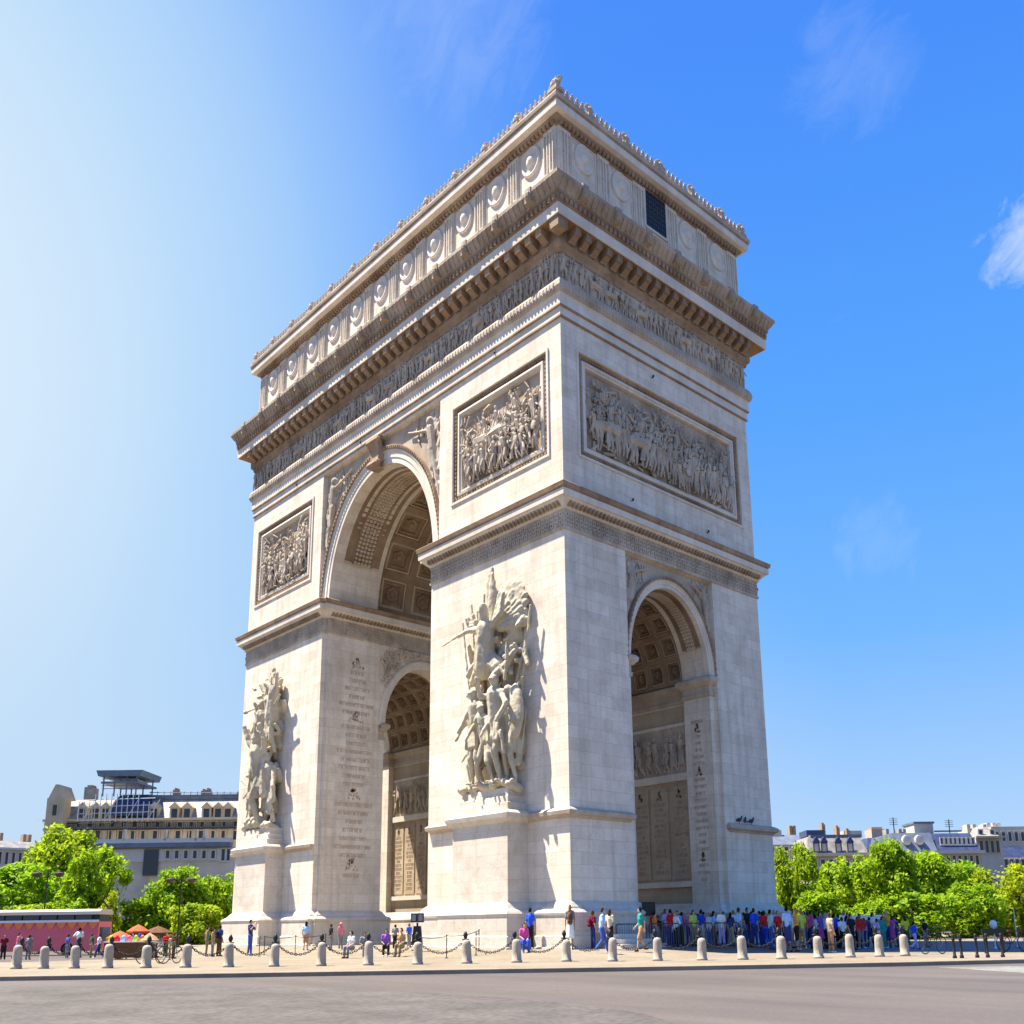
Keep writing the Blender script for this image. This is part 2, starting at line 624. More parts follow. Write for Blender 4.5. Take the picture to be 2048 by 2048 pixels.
# monument's shadow on the plaza, painted as a grey-blue sheet right of it
sheet('plaza_shadow_sheet', [at(u, d)[:2] for u, d in ((1640, 57.5), (1760, 53.5), (1900, 52.0), (2060, 52.5), (2420, 54), (2420, 92), (1700, 78), (1600, 68))], 0.184,
      setts('shadow_blue_paving', (0.13, 0.13, 0.14), (0.20, 0.20, 0.21), 0.25))

# the paving rises gently towards the monument
mb = MB()
mb.rings([[(-22.41 + (22.41 + o_) * sx, 10.71 + (10.71 + o_) * sy, z_) for sx, sy in ((-1, -1), (1, -1), (1, 1), (-1, 1))] for o_, z_ in ((7.5, 0.05), (7.2, 0.182), (3.4, 0.5), (-2.0, 0.52))])
mb.build('monument_terrace', PAVE)['kind'] = 'structure'


def ground(x, y):
    o_ = max(abs(x + 22.41) - 22.41, abs(y - 10.71) - 10.71)
    return 0.182 + 0.318 * max(0.0, min(1.0, (7.2 - o_) / 3.8))


# ================================================================== THE MONUMENT
HX, HY = 22.41, 10.71
arch = empty('triumphal_arch', (-22.41, 10.71, 0.18))
tag(arch, 'huge pale stone triumphal arch with carved friezes and two visible archways, standing on the plaza', 'monument')
AZ = (0, 0, -0.18)


def apart(mb, name, mat, parent=None, smooth=False):
    if parent is None:
        return mb.build(name, mat, arch, smooth, AZ)
    return mb.build(name, mat, parent, smooth)


def FF(u, o, z):            # front (long) face
    return (u, -HY - o, z)


def FR(u, o, z):            # right (short) face
    return (HX + o, u, z)


A1, B1, S1 = 7.66, 10.2, 29.72       # main arch: half width, rise, springing height
A2, B2, S2 = 4.32, 5.9, 19.55        # side arches
RD = 0.42


def tunnel(a, b, zs, z0, lo, hi, axis, n=48):
    """a vaulted passage solid, along axis 'x' or 'y'"""
    prof = [(-a, z0)] + [(a * math.cos(math.pi * (1 - k / n)), zs + b * math.sin(math.pi * k / n)) for k in range(n + 1)] + [(a, z0)]
    mb = MB()
    P = (lambda s, z, t: (t, s, z)) if axis == 'x' else (lambda s, z, t: (s, t, z))
    mb.rings([[P(s, z, t) for s, z in prof] for t in (lo, hi)])
    return mb.mesh('tunnel')


def boxmesh(*a):
    mb = MB()
    mb.box(*a)
    return mb.mesh('box')


piers = {}
for sgn in (-1, 1):
    mb = MB()
    poly = [(A1, -HY + RD), (7.98, -HY + RD), (7.98, -HY), (HX, -HY), (HX, -4.86), (HX - 0.36, -4.86), (HX - 0.36, 4.86), (HX, 4.86), (HX, HY), (7.98, HY), (7.98, HY - RD), (A1, HY - RD)]
    poly = [(x * sgn, y) for x, y in poly]
    if sgn < 0:
        poly.reverse()
    mb.prism(poly, 0.3, 27.1)
    poly2 = [(A1, -HY + RD), (7.98, -HY + RD), (7.98, -HY), (HX, -HY), (HX, HY), (7.98, HY), (7.98, HY - RD), (A1, HY - RD)]
    poly2 = [(x * sgn, y) for x, y in poly2]
    if sgn < 0:
        poly2.reverse()
    m2 = MB()
    m2.prism(poly2, 27.1, S1)
    lo, hi = sorted((sgn * 6, sgn * 25))
    me = carve(mb.mesh('pier'), [tunnel(A2, B2, S2, -1, lo, hi, 'x'), tunnel(4.95, 6.55, 19.3, -1, *sorted((sgn * 9.3, sgn * 19.6)), 'x')])
    p_ = link(me, 'pier', WALL, arch, AZ)
    piers[sgn] = p_
    m2.build('impost_block', WALL, p_)
# upper storey with the great vault cut through it
mb = MB()
poly = [(-HX, -HY), (-8.83, -HY), (-8.83, -HY + RD), (8.83, -HY + RD), (8.83, -HY), (HX, -HY), (HX, HY), (8.83, HY), (8.83, HY - RD), (-8.83, HY - RD), (-8.83, HY), (-HX, HY)]
mb.prism(poly, S1, 42.3)
PANF = [(-21.25, -10.45), (10.45, 21.1)]           # relief panels on the long face (u range)
PANR = (-9.18, 9.32)
PZ0, PZ1 = 32.75, 40.7
cuts = [tunnel(A1, B1, S1 - 0.02, 20, -12, 12, 'y'), tunnel(8.5, 11.1, S1 + 0.02, S1 + 0.02, -5.3, 5.3, 'y')]
for a, b in PANF:
    cuts.append(boxmesh(a, b, -HY - 1, -HY + 0.55, PZ0, PZ1))
cuts.append(boxmesh(HX - 0.55, HX + 1, PANR[0], PANR[1], PZ0, PZ1))
upper = link(carve(mb.mesh('upper_wall'), cuts), 'upper_wall', WALL, arch, AZ)
mb = MB()
mb.box(-HX, HX, -HY, HY, 42.3, 51.0)
apart(mb, 'entablature_block', WALL)
mb = MB()
mb.box(-HX, HX, -HY, HY, 51.0, 58.9)
attic = apart(mb, 'attic_wall', WALL)

# ---- base mouldings round each pier, front steps
for sgn in (-1, 1):
    for ys in (-1, 1):
        path = [(A1, 4.32), (A1, HY - RD), (7.98, HY - RD), (7.98, HY), (HX, HY), (HX, 4.86), (HX - 0.36, 4.86), (HX - 0.36, 4.32)]
        path = [(x * sgn, y * ys) for x, y in path]
        if sgn * ys > 0:
            path.reverse()
        mb = MB()
        mb.sweep(path, [(0.95, 0.2), (0.95, 0.62), (0.74, 0.64), (0.74, 1.24), (0.66, 1.3), (0.66, 2.42), (0.72, 2.5), (0.74, 2.62), (0.62, 2.76), (0.40, 2.82), (0.34, 2.95), (0.14, 3.2), (0.0, 3.3)])
        apart(mb, 'base_moulding', PLINTHST, piers[sgn])
        # pedestal-height string course
        if True:
            path = [(7.98 + 0.42, 5.36), (7.98 + 0.42, HY), (HX, HY), (HX, 5.36)]
            path = [(x * sgn, y * ys) for x, y in path]
            if sgn * ys > 0:
                path.reverse()
            mb = MB()
            mb.sweep(path, [(-0.4, 8.25), (0.08, 8.28), (0.14, 8.4), (0.34, 8.5), (0.38, 8.72), (0.28, 8.82), (0.10, 8.92), (-0.4, 8.95)])
            apart(mb, 'string_course', STRING, piers[sgn])

# ---- great impost entablature round each side block
for sgn in (-1, 1):
    path = [(A1, -HY + RD), (7.98, -HY + RD), (7.98, -HY), (HX, -HY), (HX, HY), (7.98, HY), (7.98, HY - RD), (A1, HY - RD)]
    path = [(x * sgn, y) for x, y in path]
    if sgn < 0:
        path.reverse()
    mb = MB()
    mb.sweep(path, [(0.02, 28.42), (0.16, 28.46), (0.20, 28.62), (0.56, 28.98), (0.60, 29.05), (0.74, 29.06), (0.76, 29.50), (0.70, 29.54)])
    corn = apart(mb, 'impost_cornice', TRIM, piers[sgn])
    mb = MB()
    mb.sweep(path, [(0.70, 29.54), (0.84, 29.62), (0.90, 29.90), (0.84, 29.96), (0.0, 30.10)])
    apart(mb, 'cymatium', GRIME_SHADE, corn)
    mb = MB()
    mb.sweep(path, [(0.0, 27.02), (0.10, 27.06), (0.10, 27.22), (0.04, 27.26), (0.04, 28.36), (0.10, 28.40), (0.10, 28.44), (0.0, 28.46)])
    # carved guilloche: rows of little discs
    n = len(path)
    for k in range(n):
        a, b = Vector(path[k]), Vector(path[(k + 1) % n])
        L = (b - a).length
        if L < 1:
            continue
        d = (b - a) / L
        nn = Vector((d.y, -d.x))
        cnt = int(L / 0.42)
        for i in range(cnt):
            c = a + d * (L * (i + 0.5) / cnt)
            for zz, r0 in ((27.53, 0.17), (28.08, 0.17), (27.81, 0.11)):
                e = c + (d * (0.2 if zz == 27.81 else 0))
                rs = []
                for rr, oo in ((r0, 0.03), (r0, 0.12), (r0 * 0.5, 0.12), (r0 * 0.45, 0.05)):
                    rs.append([(e.x + d.x * rr * math.cos(t) + nn.x * oo, e.y + d.y * rr * math.cos(t) + nn.y * oo, zz + rr * 1.34 * math.sin(t)) for t in [2 * math.pi * q / 7 for q in range(7)]])
                mb.rings(rs, cap=False)
    apart(mb, 'guilloche_band', RELIEF, piers[sgn])
    # dentils under the corona
    mb = MB()
    for k in range(n):
        a, b = Vector(path[k]), Vector(path[(k + 1) % n])
        L = (b - a).length
        if L < 1:
            continue
        d = (b - a) / L
        nn = Vector((d.y, -d.x))
        cnt = int(L / 0.36)
        for i in range(cnt):
            c = a + d * (L * (i + 0.5) / cnt)
            p0, p1 = c - d * 0.11, c + d * 0.11
            q0, q1 = p0 + nn * 0.50, p1 + nn * 0.50
            p0, p1 = p0 + nn * 0.15, p1 + nn * 0.15
            mb.prism([(p0.x, p0.y), (q0.x, q0.y), (q1.x, q1.y), (p1.x, p1.y)], 28.60, 28.99)
    apart(mb, 'dentils', GRIME_SHADE, corn)

# ---- main entablature
mb = MB()
mb.ringrect(HX, HY, [(0.0, 42.66), (0.12, 42.70), (0.12, 43.40), (0.24, 43.44), (0.24, 44.22), (0.30, 44.26), (0.30, 44.36)])
archi = apart(mb, 'architrave', TRIM)
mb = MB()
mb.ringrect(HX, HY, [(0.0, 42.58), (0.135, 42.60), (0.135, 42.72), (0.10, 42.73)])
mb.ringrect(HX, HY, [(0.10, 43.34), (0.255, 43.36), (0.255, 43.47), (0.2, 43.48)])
apart(mb, 'fascia_shade_line', GRIME_SHADE, archi)  # dark strips under the fascia steps: shadow lines put into colour, with grime
mb = MB()
mb.ringrect(HX, HY, [(0.28, 44.34), (0.40, 44.42), (0.50, 44.75), (0.47, 45.1), (0.32, 45.42), (0.20, 45.48), (0.0, 45.5)])
for face, H in ((FF, HX), (FR, HY)):
    mb.fn = face
    cnt = int(2 * H / 0.34)
    for i in range(cnt):
        u = -H + 2 * H * (i + 0.5) / cnt
        mb.ell((u, 0.47, 44.82), 0.11, 0.08, 0.34, n=6, m=4)
mb.fn = None
apart(mb, 'torus_moulding', STRING)
mb = MB()
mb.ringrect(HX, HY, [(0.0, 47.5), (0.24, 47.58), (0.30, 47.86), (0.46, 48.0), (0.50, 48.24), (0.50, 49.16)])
bed = apart(mb, 'bed_moulding', GRIME_SHADE)
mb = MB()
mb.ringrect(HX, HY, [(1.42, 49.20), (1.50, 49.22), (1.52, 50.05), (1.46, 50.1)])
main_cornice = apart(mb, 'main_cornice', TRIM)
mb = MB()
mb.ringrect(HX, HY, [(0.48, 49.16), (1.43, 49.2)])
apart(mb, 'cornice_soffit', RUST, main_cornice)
mb = MB()
mb.ringrect(HX, HY, [(1.46, 50.09), (1.56, 50.16), (1.58, 50.70), (1.68, 50.76), (1.68, 50.90), (1.5, 50.92), (0.0, 50.94)])
for face, H in ((FF, HX + 1.5), (FR, HY + 1.5)):
    mb.fn = face
    cnt = int(2 * H / 0.44)
    for i in range(cnt):
        u = -H + 2 * H * (i + 0.5) / cnt
        mb.box(u - 0.13, u + 0.13, 1.56, 1.72, 50.24, 50.6)
mb.fn = None
apart(mb, 'cornice_cymatium', GRIME_SHADE, main_cornice)


def modillion(fn):
    mb = MB(fn)
    mb.rings([[(-0.27, 0.46, z0), (0.27, 0.46, z0), (0.27, 0.46, z1), (-0.27, 0.46, z1)] if o is None else [(-0.27, o, z0), (0.27, o, z0), (0.27, o, z1), (-0.27, o, z1)]
              for o, z0, z1 in ((None, 48.35, 49.18), (0.7, 48.32, 49.18), (0.95, 48.48, 49.18), (1.15, 48.62, 49.18), (1.32, 48.62, 49.18), (1.36, 48.74, 49.18))])
    mb.cap((-0.24, 0.62, 48.36), (0.24, 0.62, 48.36), 0.10)
    mb.cap((-0.24, 1.26, 48.68), (0.24, 1.26, 48.68), 0.09)
    return mb


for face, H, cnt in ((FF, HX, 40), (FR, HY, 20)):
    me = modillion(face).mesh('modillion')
    me.materials.append(GRIME_SHADE)
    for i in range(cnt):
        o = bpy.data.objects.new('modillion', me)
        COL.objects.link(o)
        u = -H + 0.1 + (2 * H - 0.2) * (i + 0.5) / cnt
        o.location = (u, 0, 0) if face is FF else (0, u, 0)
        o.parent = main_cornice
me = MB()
me.box(HX + 0.5, HX + 1.4, -HY - 1.4, -HY - 0.5, 48.4, 49.2)
me.build('corner_block', GRIME_SHADE, main_cornice)


# ---- carved figures
def figure(mb, rnd, u, z, h, o=0.15, wide=1.0, seg=6, lean=None, armup=None):
    """a small human figure carved in relief: head, trunk, limbs, a cloak"""
    s = h / 1.75
    W = s * 0.80 * wide
    lean = rnd.uniform(-0.18, 0.18) if lean is None else lean
    X = lambda a, zz: u + a * W + lean * zz * h * 0.5
    hip, sho, hd = 0.50, 0.80, 0.92
    mb.cap((X(0, hip), o, z + hip * h), (X(0, sho), o + 0.03 * s, z + (sho - 0.03) * h), 0.15 * W, 0.19 * W, seg)
    tx = rnd.uniform(-0.05, 0.05)
    mb.cap((X(tx, hd - 0.01), o + 0.08 * s, z + (hd - 0.01) * h), (X(tx, hd + 0.02), o + 0.08 * s, z + (hd + 0.035) * h), 0.105 * W, 0.09 * W, seg)
    st = rnd.uniform(0.05, 0.30)
    kf = rnd.uniform(-0.1, 0.12)
    for sg in (-1, 1):
        kx = sg * st * 0.6 + kf
        fx = sg * st + (rnd.uniform(-0.05, 0.1))
        ko = o + (0.10 * s if sg > 0 else 0)
        mb.cap((X(sg * 0.09, hip), o, z + hip * h), (X(kx, 0.27), ko, z + 0.27 * h), 0.115 * W, 0.085 * W, seg)
        mb.cap((X(kx, 0.27), ko, z + 0.27 * h), (X(fx, 0.02), o, z + 0.03 * h), 0.08 * W, 0.05 * W, seg)
        up = rnd.random() < 0.3 if armup is None else armup
        ex = sg * rnd.uniform(0.24, 0.40)
        ez = rnd.uniform(0.60, 0.70) if not up else rnd.uniform(0.82, 0.95)
        hx = ex + sg * rnd.uniform(-0.22, 0.22)
        hz = ez + (rnd.uniform(0.05, 0.2) if up else rnd.uniform(-0.15, 0.1))
        mb.cap((X(sg * 0.19, sho - 0.02), o, z + (sho - 0.02) * h), (X(ex, ez), o + 0.06 * s, z + ez * h), 0.065 * W, 0.055 * W, seg)
        mb.cap((X(ex, ez), o + 0.06 * s, z + ez * h), (X(hx, hz), o + 0.12 * s, z + hz * h), 0.052 * W, 0.045 * W, seg)
    r = rnd.random()
    if r < 0.45:       # hanging cloak
        for q in range(3):
            a = rnd.uniform(-0.2, 0.2)
            mb.cap((X(a * 0.7, 0.72), o - 0.02, z + 0.74 * h), (X(a * 1.5, 0.2), o + 0.02, z + rnd.uniform(0.12, 0.3) * h), 0.07 * W, 0.10 * W, 5)
    elif r < 0.68:     # staff or lance
        a = rnd.uniform(-0.35, 0.35)
        mb.cap((X(a, 0.2), o + 0.14 * s, z + 0.15 * h), (X(a + rnd.uniform(-0.25, 0.25), 1.1), o + 0.14 * s, z + 1.08 * h), 0.03 * W, 0.03 * W, 5)
    elif r < 0.8:      # round shield
        a = rnd.uniform(-0.2, 0.2)
        mb.ell((X(a, 0.6), o + 0.2 * s, z + 0.58 * h), 0.22 * W, 0.06 * W, 0.28 * W)


def horse(mb, rnd, u, z, h, o=0.15, d=1):
    s = h
    mb.cap((u - 0.33 * s * d, o, z + 0.60 * h), (u + 0.25 * s * d, o + 0.03, z + 0.62 * h), 0.15 * s, 0.17 * s, 7)
    mb.cap((u + 0.30 * s * d, o, z + 0.68 * h), (u + 0.48 * s * d, o + 0.06, z + 0.98 * h), 0.12 * s, 0.075 * s, 7)
    mb.cap((u + 0.48 * s * d, o + 0.06, z + 0.98 * h), (u + 0.66 * s * d, o + 0.1, z + 0.84 * h), 0.07 * s, 0.045 * s, 6)
    mb.cap((u - 0.45 * s * d, o, z + 0.68 * h), (u - 0.62 * s * d, o, z + 0.35 * h), 0.05 * s, 0.03 * s, 5)
    for a in (-0.36, -0.26, 0.2, 0.3):
        k = a + rnd.uniform(-0.05, 0.1)
        f = k + rnd.uniform(-0.1, 0.1)
        mb.cap((u + a * s * d, o, z + 0.52 * h), (u + k * s * d, o + 0.05, z + 0.28 * h), 0.08 * s, 0.05 * s, 5)
        mb.cap((u + k * s * d, o + 0.05, z + 0.28 * h), (u + f * s * d, o, z + 0.03 * h), 0.045 * s, 0.04 * s, 5)


# ---- the long figure frieze
for face, H in ((FF, HX), (FR, HY)):
    rnd = random.Random(5 if face is FF else 6)
    mb = MB(face)
    mb.box(-H, H, 0.0, 0.16, 45.48, 47.56)
    u = -H + 0.2
    while u < H - 0.2:
        if rnd.random() < 0.12 and u < H - 1.6:
            horse(mb, rnd, u + 0.5, 45.5, rnd.uniform(1.4, 1.7), 0.22, rnd.choice((-1, 1)))
            figure(mb, rnd, u + 0.5, 46.2, 1.35, 0.28)
            u += 1.05
        else:
            figure(mb, rnd, u, 45.5, rnd.uniform(1.75, 2.02), rnd.uniform(0.18, 0.30), 1.0)
            u += rnd.uniform(0.40, 0.66)
    apart(mb, 'figure_frieze', RELIEF)


# ---- framed relief panels
def panel(face, u0, u1, seed, big):
    rnd = random.Random(seed)
    z0, z1 = PZ0, PZ1
    holder = MB(face)

    def frame(mb, e0, o0, e1, o1):
        a = [(u0 + e0, z0 + e0), (u1 - e0, z0 + e0), (u1 - e0, z1 - e0), (u0 + e0, z1 - e0)]
        b = [(u0 + e1, z0 + e1), (u1 - e1, z0 + e1), (u1 - e1, z1 - e1), (u0 + e1, z1 - e1)]
        ia = [mb.add((x, o0, z)) for x, z in a]
        ib = [mb.add((x, o1, z)) for x, z in b]
        for k in range(4):
            j = (k + 1) % 4
            mb.f.append((ia[k], ia[j], ib[j], ib[k]))
    for e0, o0, e1, o1 in ((-0.10, 0.0, -0.08, 0.09), (-0.08, 0.09, 0.10, 0.09), (0.10, 0.09, 0.12, -0.05), (0.52, -0.20, 0.56, -0.05), (0.56, -0.05, 0.74, -0.02), (0.74, -0.02, 0.80, -0.14), (0.80, -0.14, 0.94, -0.14), (0.94, -0.14, 0.98, -0.52)):
        frame(holder, e0, o0, e1, o1)
    fr = apart(holder, 'panel_frame', TRIM, upper)
    mb = MB(face)
    frame(mb, 0.12, -0.05, 0.52, -0.22)
    # carved leaf ornament in the hollow of the frame
    def leaf(x, z, dx, dz):
        mb.ell((x, -0.10, z), 0.11 + 0.05 * abs(dz), 0.08, 0.11 + 0.06 * abs(dx), n=6, m=3)
    cnt = int((u1 - u0 - 0.6) / 0.3)
    for i in range(cnt):
        x = u0 + 0.3 + (u1 - u0 - 0.6) * (i + 0.5) / cnt
        leaf(x, z0 + 0.32, 0, 1)
        leaf(x, z1 - 0.32, 0, 1)
    cnt = int((z1 - z0 - 0.6) / 0.32)
    for i in range(cnt):
        z = z0 + 0.3 + (z1 - z0 - 0.6) * (i + 0.5) / cnt
        leaf(u0 + 0.32, z, 1, 0)
        leaf(u1 - 0.32, z, 1, 0)
    apart(mb, 'frame_ornament', GRIME_SHADE, fr)
    mb = MB(face)
    a, b = u0 + 1.0, u1 - 1.0
    zb, zt = z0 + 1.0, z1 - 1.0
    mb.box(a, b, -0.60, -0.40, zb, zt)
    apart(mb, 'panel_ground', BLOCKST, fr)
    mb = MB(face)
    H = zt - zb
    # the crowd of the scene: a back row high up, a front row standing low, riders between
    for row, (zz, hh, oo) in enumerate(((zb + H * 0.42, H * 0.46, -0.32), (zb + H * 0.26, H * 0.50, -0.20), (zb + H * 0.10, H * 0.54, -0.06), (zb + 0.02, H * 0.52, 0.08))):
        u = a + 0.3 + 0.2 * row
        while u < b - 0.25:
            if row in (1, 2) and rnd.random() < 0.07 and u < b - 2.4:
                horse(mb, rnd, u + 0.8, zz - 0.2, H * 0.46, oo, rnd.choice((-1, 1)))
                figure(mb, rnd, u + 0.8, zz + H * 0.18, H * 0.42, oo + 0.1)
                u += 1.35
            else:
                figure(mb, rnd, u, zz + rnd.uniform(-0.25, 0.3), hh * rnd.uniform(0.66, 0.98), oo + rnd.uniform(-0.06, 0.06), 1.0, 6, rnd.uniform(-0.4, 0.4), rnd.random() < 0.4)
                u += rnd.uniform(0.45, 0.92) * (1.2 if row == 3 else 0.92)
    for q in range(int((b - a) * 14)):       # weapons, drapery, limbs, fallen bodies
        x, z = rnd.uniform(a + 0.2, b - 0.2), zb + H * rnd.random() ** 1.2 * 0.9
        an = rnd.uniform(0, 3.14)
        L = rnd.uniform(0.25, 0.9)
        x2, z2 = min(b - 0.1, max(a + 0.1, x + L * math.cos(an))), min(zt - 0.1, max(zb + 0.05, z + L * math.sin(an)))
        mb.cap((x, rnd.uniform(-0.3, 0.05), z), (x2, rnd.uniform(-0.25, 0.12), z2), rnd.uniform(0.05, 0.14), rnd.uniform(0.03, 0.12), 5)
    ob = apart(mb, 'relief_panel', RELIEF if big else RELIEF, upper)


panel(FF, PANF[0][0], PANF[0][1], 21, False)
panel(FF, PANF[1][0], PANF[1][1], 23, False)
panel(FR, PANR[0], PANR[1], 29, True)


# ---- arch rings on the faces
def archring(fn, a, b, zs, prof, n=56, t0=0.0, t1=math.pi, foot=None):
    """moulding that follows an arch; prof=[(dr, o)]"""
    mb = MB(fn)
    rs = []
    for dr, o in prof:
        row = []
        if foot is not None:
            row.append((-(a + dr), o, foot))
        for k in range(n + 1):
            t = math.pi - (t0 + (t1 - t0) * k / n)
            row.append(((a + dr) * math.cos(t), o, zs + (b + dr * 1.3) * math.sin(t)))
        if foot is not None:
            row.append(((a + dr), o, foot))
        rs.append(row)
    mb.rings(rs, closed=False, cap=False)
    return mb


for face, a, b, zs, o, wd in ((FF, A1, B1, S1, -RD, 1.22), (FR, A2, B2, S2, -0.36, 0.62)):
    mb = archring(face, a, b, zs, [(0.0, o - 0.3), (0.0, o + 0.10), (wd * 0.30, o + 0.10), (wd * 0.31, o + 0.16), (wd * 0.62, o + 0.16), (wd * 0.64, o + 0.24), (wd * 0.74, o + 0.24)])
    ring = apart(mb, 'archivolt', TRIM, upper if face is FF else piers[1])
    mb = archring(face, a, b, zs, [(wd * 0.74, o + 0.22), (wd * 0.80, o + 0.34), (wd * 0.98, o + 0.34), (wd * 1.0, o)])
    n = 90 if face is FF else 44
    mb.fn = face
    for k in range(n):
        t = math.pi * (k + 0.5) / n
        r = wd * 0.88
        mb.ell(((a + r) * math.cos(t), o + 0.35, zs + (b + r * 1.3) * math.sin(t)), 0.10, 0.07, 0.10, n=5, m=3)
    apart(mb, 'hood_moulding', GRIME_SHADE, ring)

# arch head on the inner side of the far pier, seen through the great arch
FI = lambda u, o, z: (-A1 + o, u, z)
mb = archring(FI, A2, B2, S2, [(0.0, -0.2), (0.0, 0.16), (0.20, 0.16), (0.21, 0.22), (0.42, 0.22), (0.44, 0.30), (0.5, 0.30), (0.62, 0.12), (0.64, 0.0)])
apart(mb, 'archivolt', TRIM, piers[-1])
rnd = random.Random(90)
mb = MB(FI)
for q in range(150):
    x = rnd.uniform(-4.7, 4.7)
    zl = S2 + (B2 + 0.9) * math.sqrt(max(0, 1 - (x / 5.0) ** 2))
    if zl > 26.6:
        continue
    z = rnd.uniform(zl, 26.7)
    an = rnd.uniform(0, 3.14)
    L = rnd.uniform(0.2, 0.8)
    x2, z2 = max(-4.8, min(4.8, x + L * math.cos(an))), min(26.85, z + L * abs(math.sin(an)))
    mb.cap((x, 0.05, z), (x2, 0.2, z2), rnd.uniform(0.1, 0.2), rnd.uniform(0.06, 0.14), 6)
apart(mb, 'spandrel_relief', RELIEF, piers[-1])

# keystone of the great arch
mb = MB(FF)
mb.rings([[(-w_, o - 0.5, z), (w_, o - 0.5, z), (w_, o, z), (-w_, o, z)] for w_, o, z in ((0.52, 0.05, 39.55), (0.56, 0.35, 39.6), (0.60, 0.52, 39.95), (0.62, 0.30, 40.4), (0.66, 0.32, 41.3), (0.72, 0.55, 41.8), (0.78, 0.62, 42.1), (0.80, 0.40, 42.4))])
mb.cap((-0.6, 0.35, 39.95), (0.6, 0.35, 39.95), 0.30)
mb.cap((-0.7, 0.45, 42.0), (0.7, 0.45, 42.0), 0.26)
apart(mb, 'keystone', GRIME_SHADE, upper)

# spandrel reliefs: a winged figure each side of the arch heads
for face, a, b, zs, edge, top, o, sc, par in ((FF, A1, B1, S1, 8.7, 42.2, -RD, 1.0, upper), (FR, A2, B2, S2, 4.8, 27.0, -0.36, 0.60, piers[1])):
    for sg in (-1, 1):
        wd_ = 1.2 if sc == 1.0 else 0.6
        mb = MB(face)
        ia, ib = [], []
        for k in range(25):
            t = math.pi / 2 * k / 24
            x_, z_ = (a + wd_) * math.cos(t), zs + (b + wd_ * 1.3) * math.sin(t)
            ia.append(mb.add((sg * min(x_, edge), o + 0.02, min(z_, top))))
            # the rectangle round the arch head
            cz = (top - zs) * 0.55
            if k < 12:
                ib.append(mb.add((sg * edge, o + 0.02, zs + (top - zs) * k / 12)))
            else:
                ib.append(mb.add((sg * edge * (1 - (k - 12) / 12), o + 0.02, top)))
        for k in range(24):
            mb.f.append((ia[k], ia[k + 1], ib[k + 1], ib[k]))
        apart(mb, 'spandrel_ground', STRING, par)
        rnd = random.Random(40 + sg)
        mb = MB(face)
        U = lambda x: sg * x
        # points run from the springing side up to the crown
        hu, hz = edge - 1.5 * sc, top - 1.7 * sc
        mb.ell((U(hu), o + 0.25 * sc, hz + 0.6 * sc), 0.32 * sc, 0.3 * sc, 0.45 * sc)
        mb.cap((U(hu + 0.05), o + 0.12, hz), (U(hu + 0.35 * sc), o + 0.12, hz - 1.9 * sc), 0.45 * sc, 0.38 * sc)
        mb.cap((U(hu + 0.3 * sc), o + 0.12, hz - 1.9 * sc), (U(hu + 0.75 * sc), o + 0.1, hz - 4.0 * sc), 0.36 * sc, 0.22 * sc)
        mb.cap((U(hu + 0.75 * sc), o + 0.1, hz - 4.0 * sc), (U(edge - 0.35 * sc), o + 0.05, hz - 6.0 * sc), 0.22 * sc, 0.12 * sc)
        mb.cap((U(hu + 0.1), o + 0.2, hz - 1.8 * sc), (U(hu + 0.35 * sc), o + 0.2, hz - 3.6 * sc), 0.3 * sc, 0.2 * sc)
        mb.cap((U(hu - 0.2), o + 0.2, hz - 0.1), (U(hu - 1.7 * sc), o + 0.22, hz + 0.35 * sc), 0.20 * sc, 0.12 * sc)
        mb.cap((U(hu - 1.7 * sc), o + 0.22, hz + 0.35 * sc), (U(hu - 2.9 * sc), o + 0.25, hz + 0.75 * sc), 0.12 * sc, 0.10 * sc)
        for q in range(9):      # wing feathers
            an = 0.35 + q * 0.12
            L = (1.5 + 0.9 * math.sin(q * 0.35)) * sc
            mb.cap((U(hu + 0.25 * sc), o + 0.06, hz - 0.1 * sc), (U(min(edge - 0.1, hu + L * math.cos(an * 2) * 0.75)), o + 0.04, min(top - 0.15, hz + L * math.sin(an))), 0.16 * sc, 0.10 * sc, 5)
        for q in range(46):     # drapery
            z = hz - rnd.uniform(-0.8, 5.5) * sc
            x = hu + rnd.uniform(-2.2 if z > hz - 1.5 * sc else -0.4, 1.1) * sc + (hz - z) * 0.16
            rr = (x / (a + 1.25 * sc)) ** 2
            zlim = zs + (b + 1.6 * sc) * math.sqrt(max(0, 1 - rr)) if rr < 1 else 0
            z = max(z, zlim + 0.1)
            mb.cap((U(min(x, edge - 0.2)), o + 0.08, z), (U(min(x + rnd.uniform(-0.3, 0.5) * sc, edge - 0.15)), o + 0.05, min(z + rnd.uniform(0.4, 1.2) * sc, top - 0.1)), 0.13 * sc, 0.09 * sc, 5)
        me = sculpt(mb, 0.085 if sc == 1 else 0.06, 1)
        link(me, 'spandrel_relief', RELIEF, par)

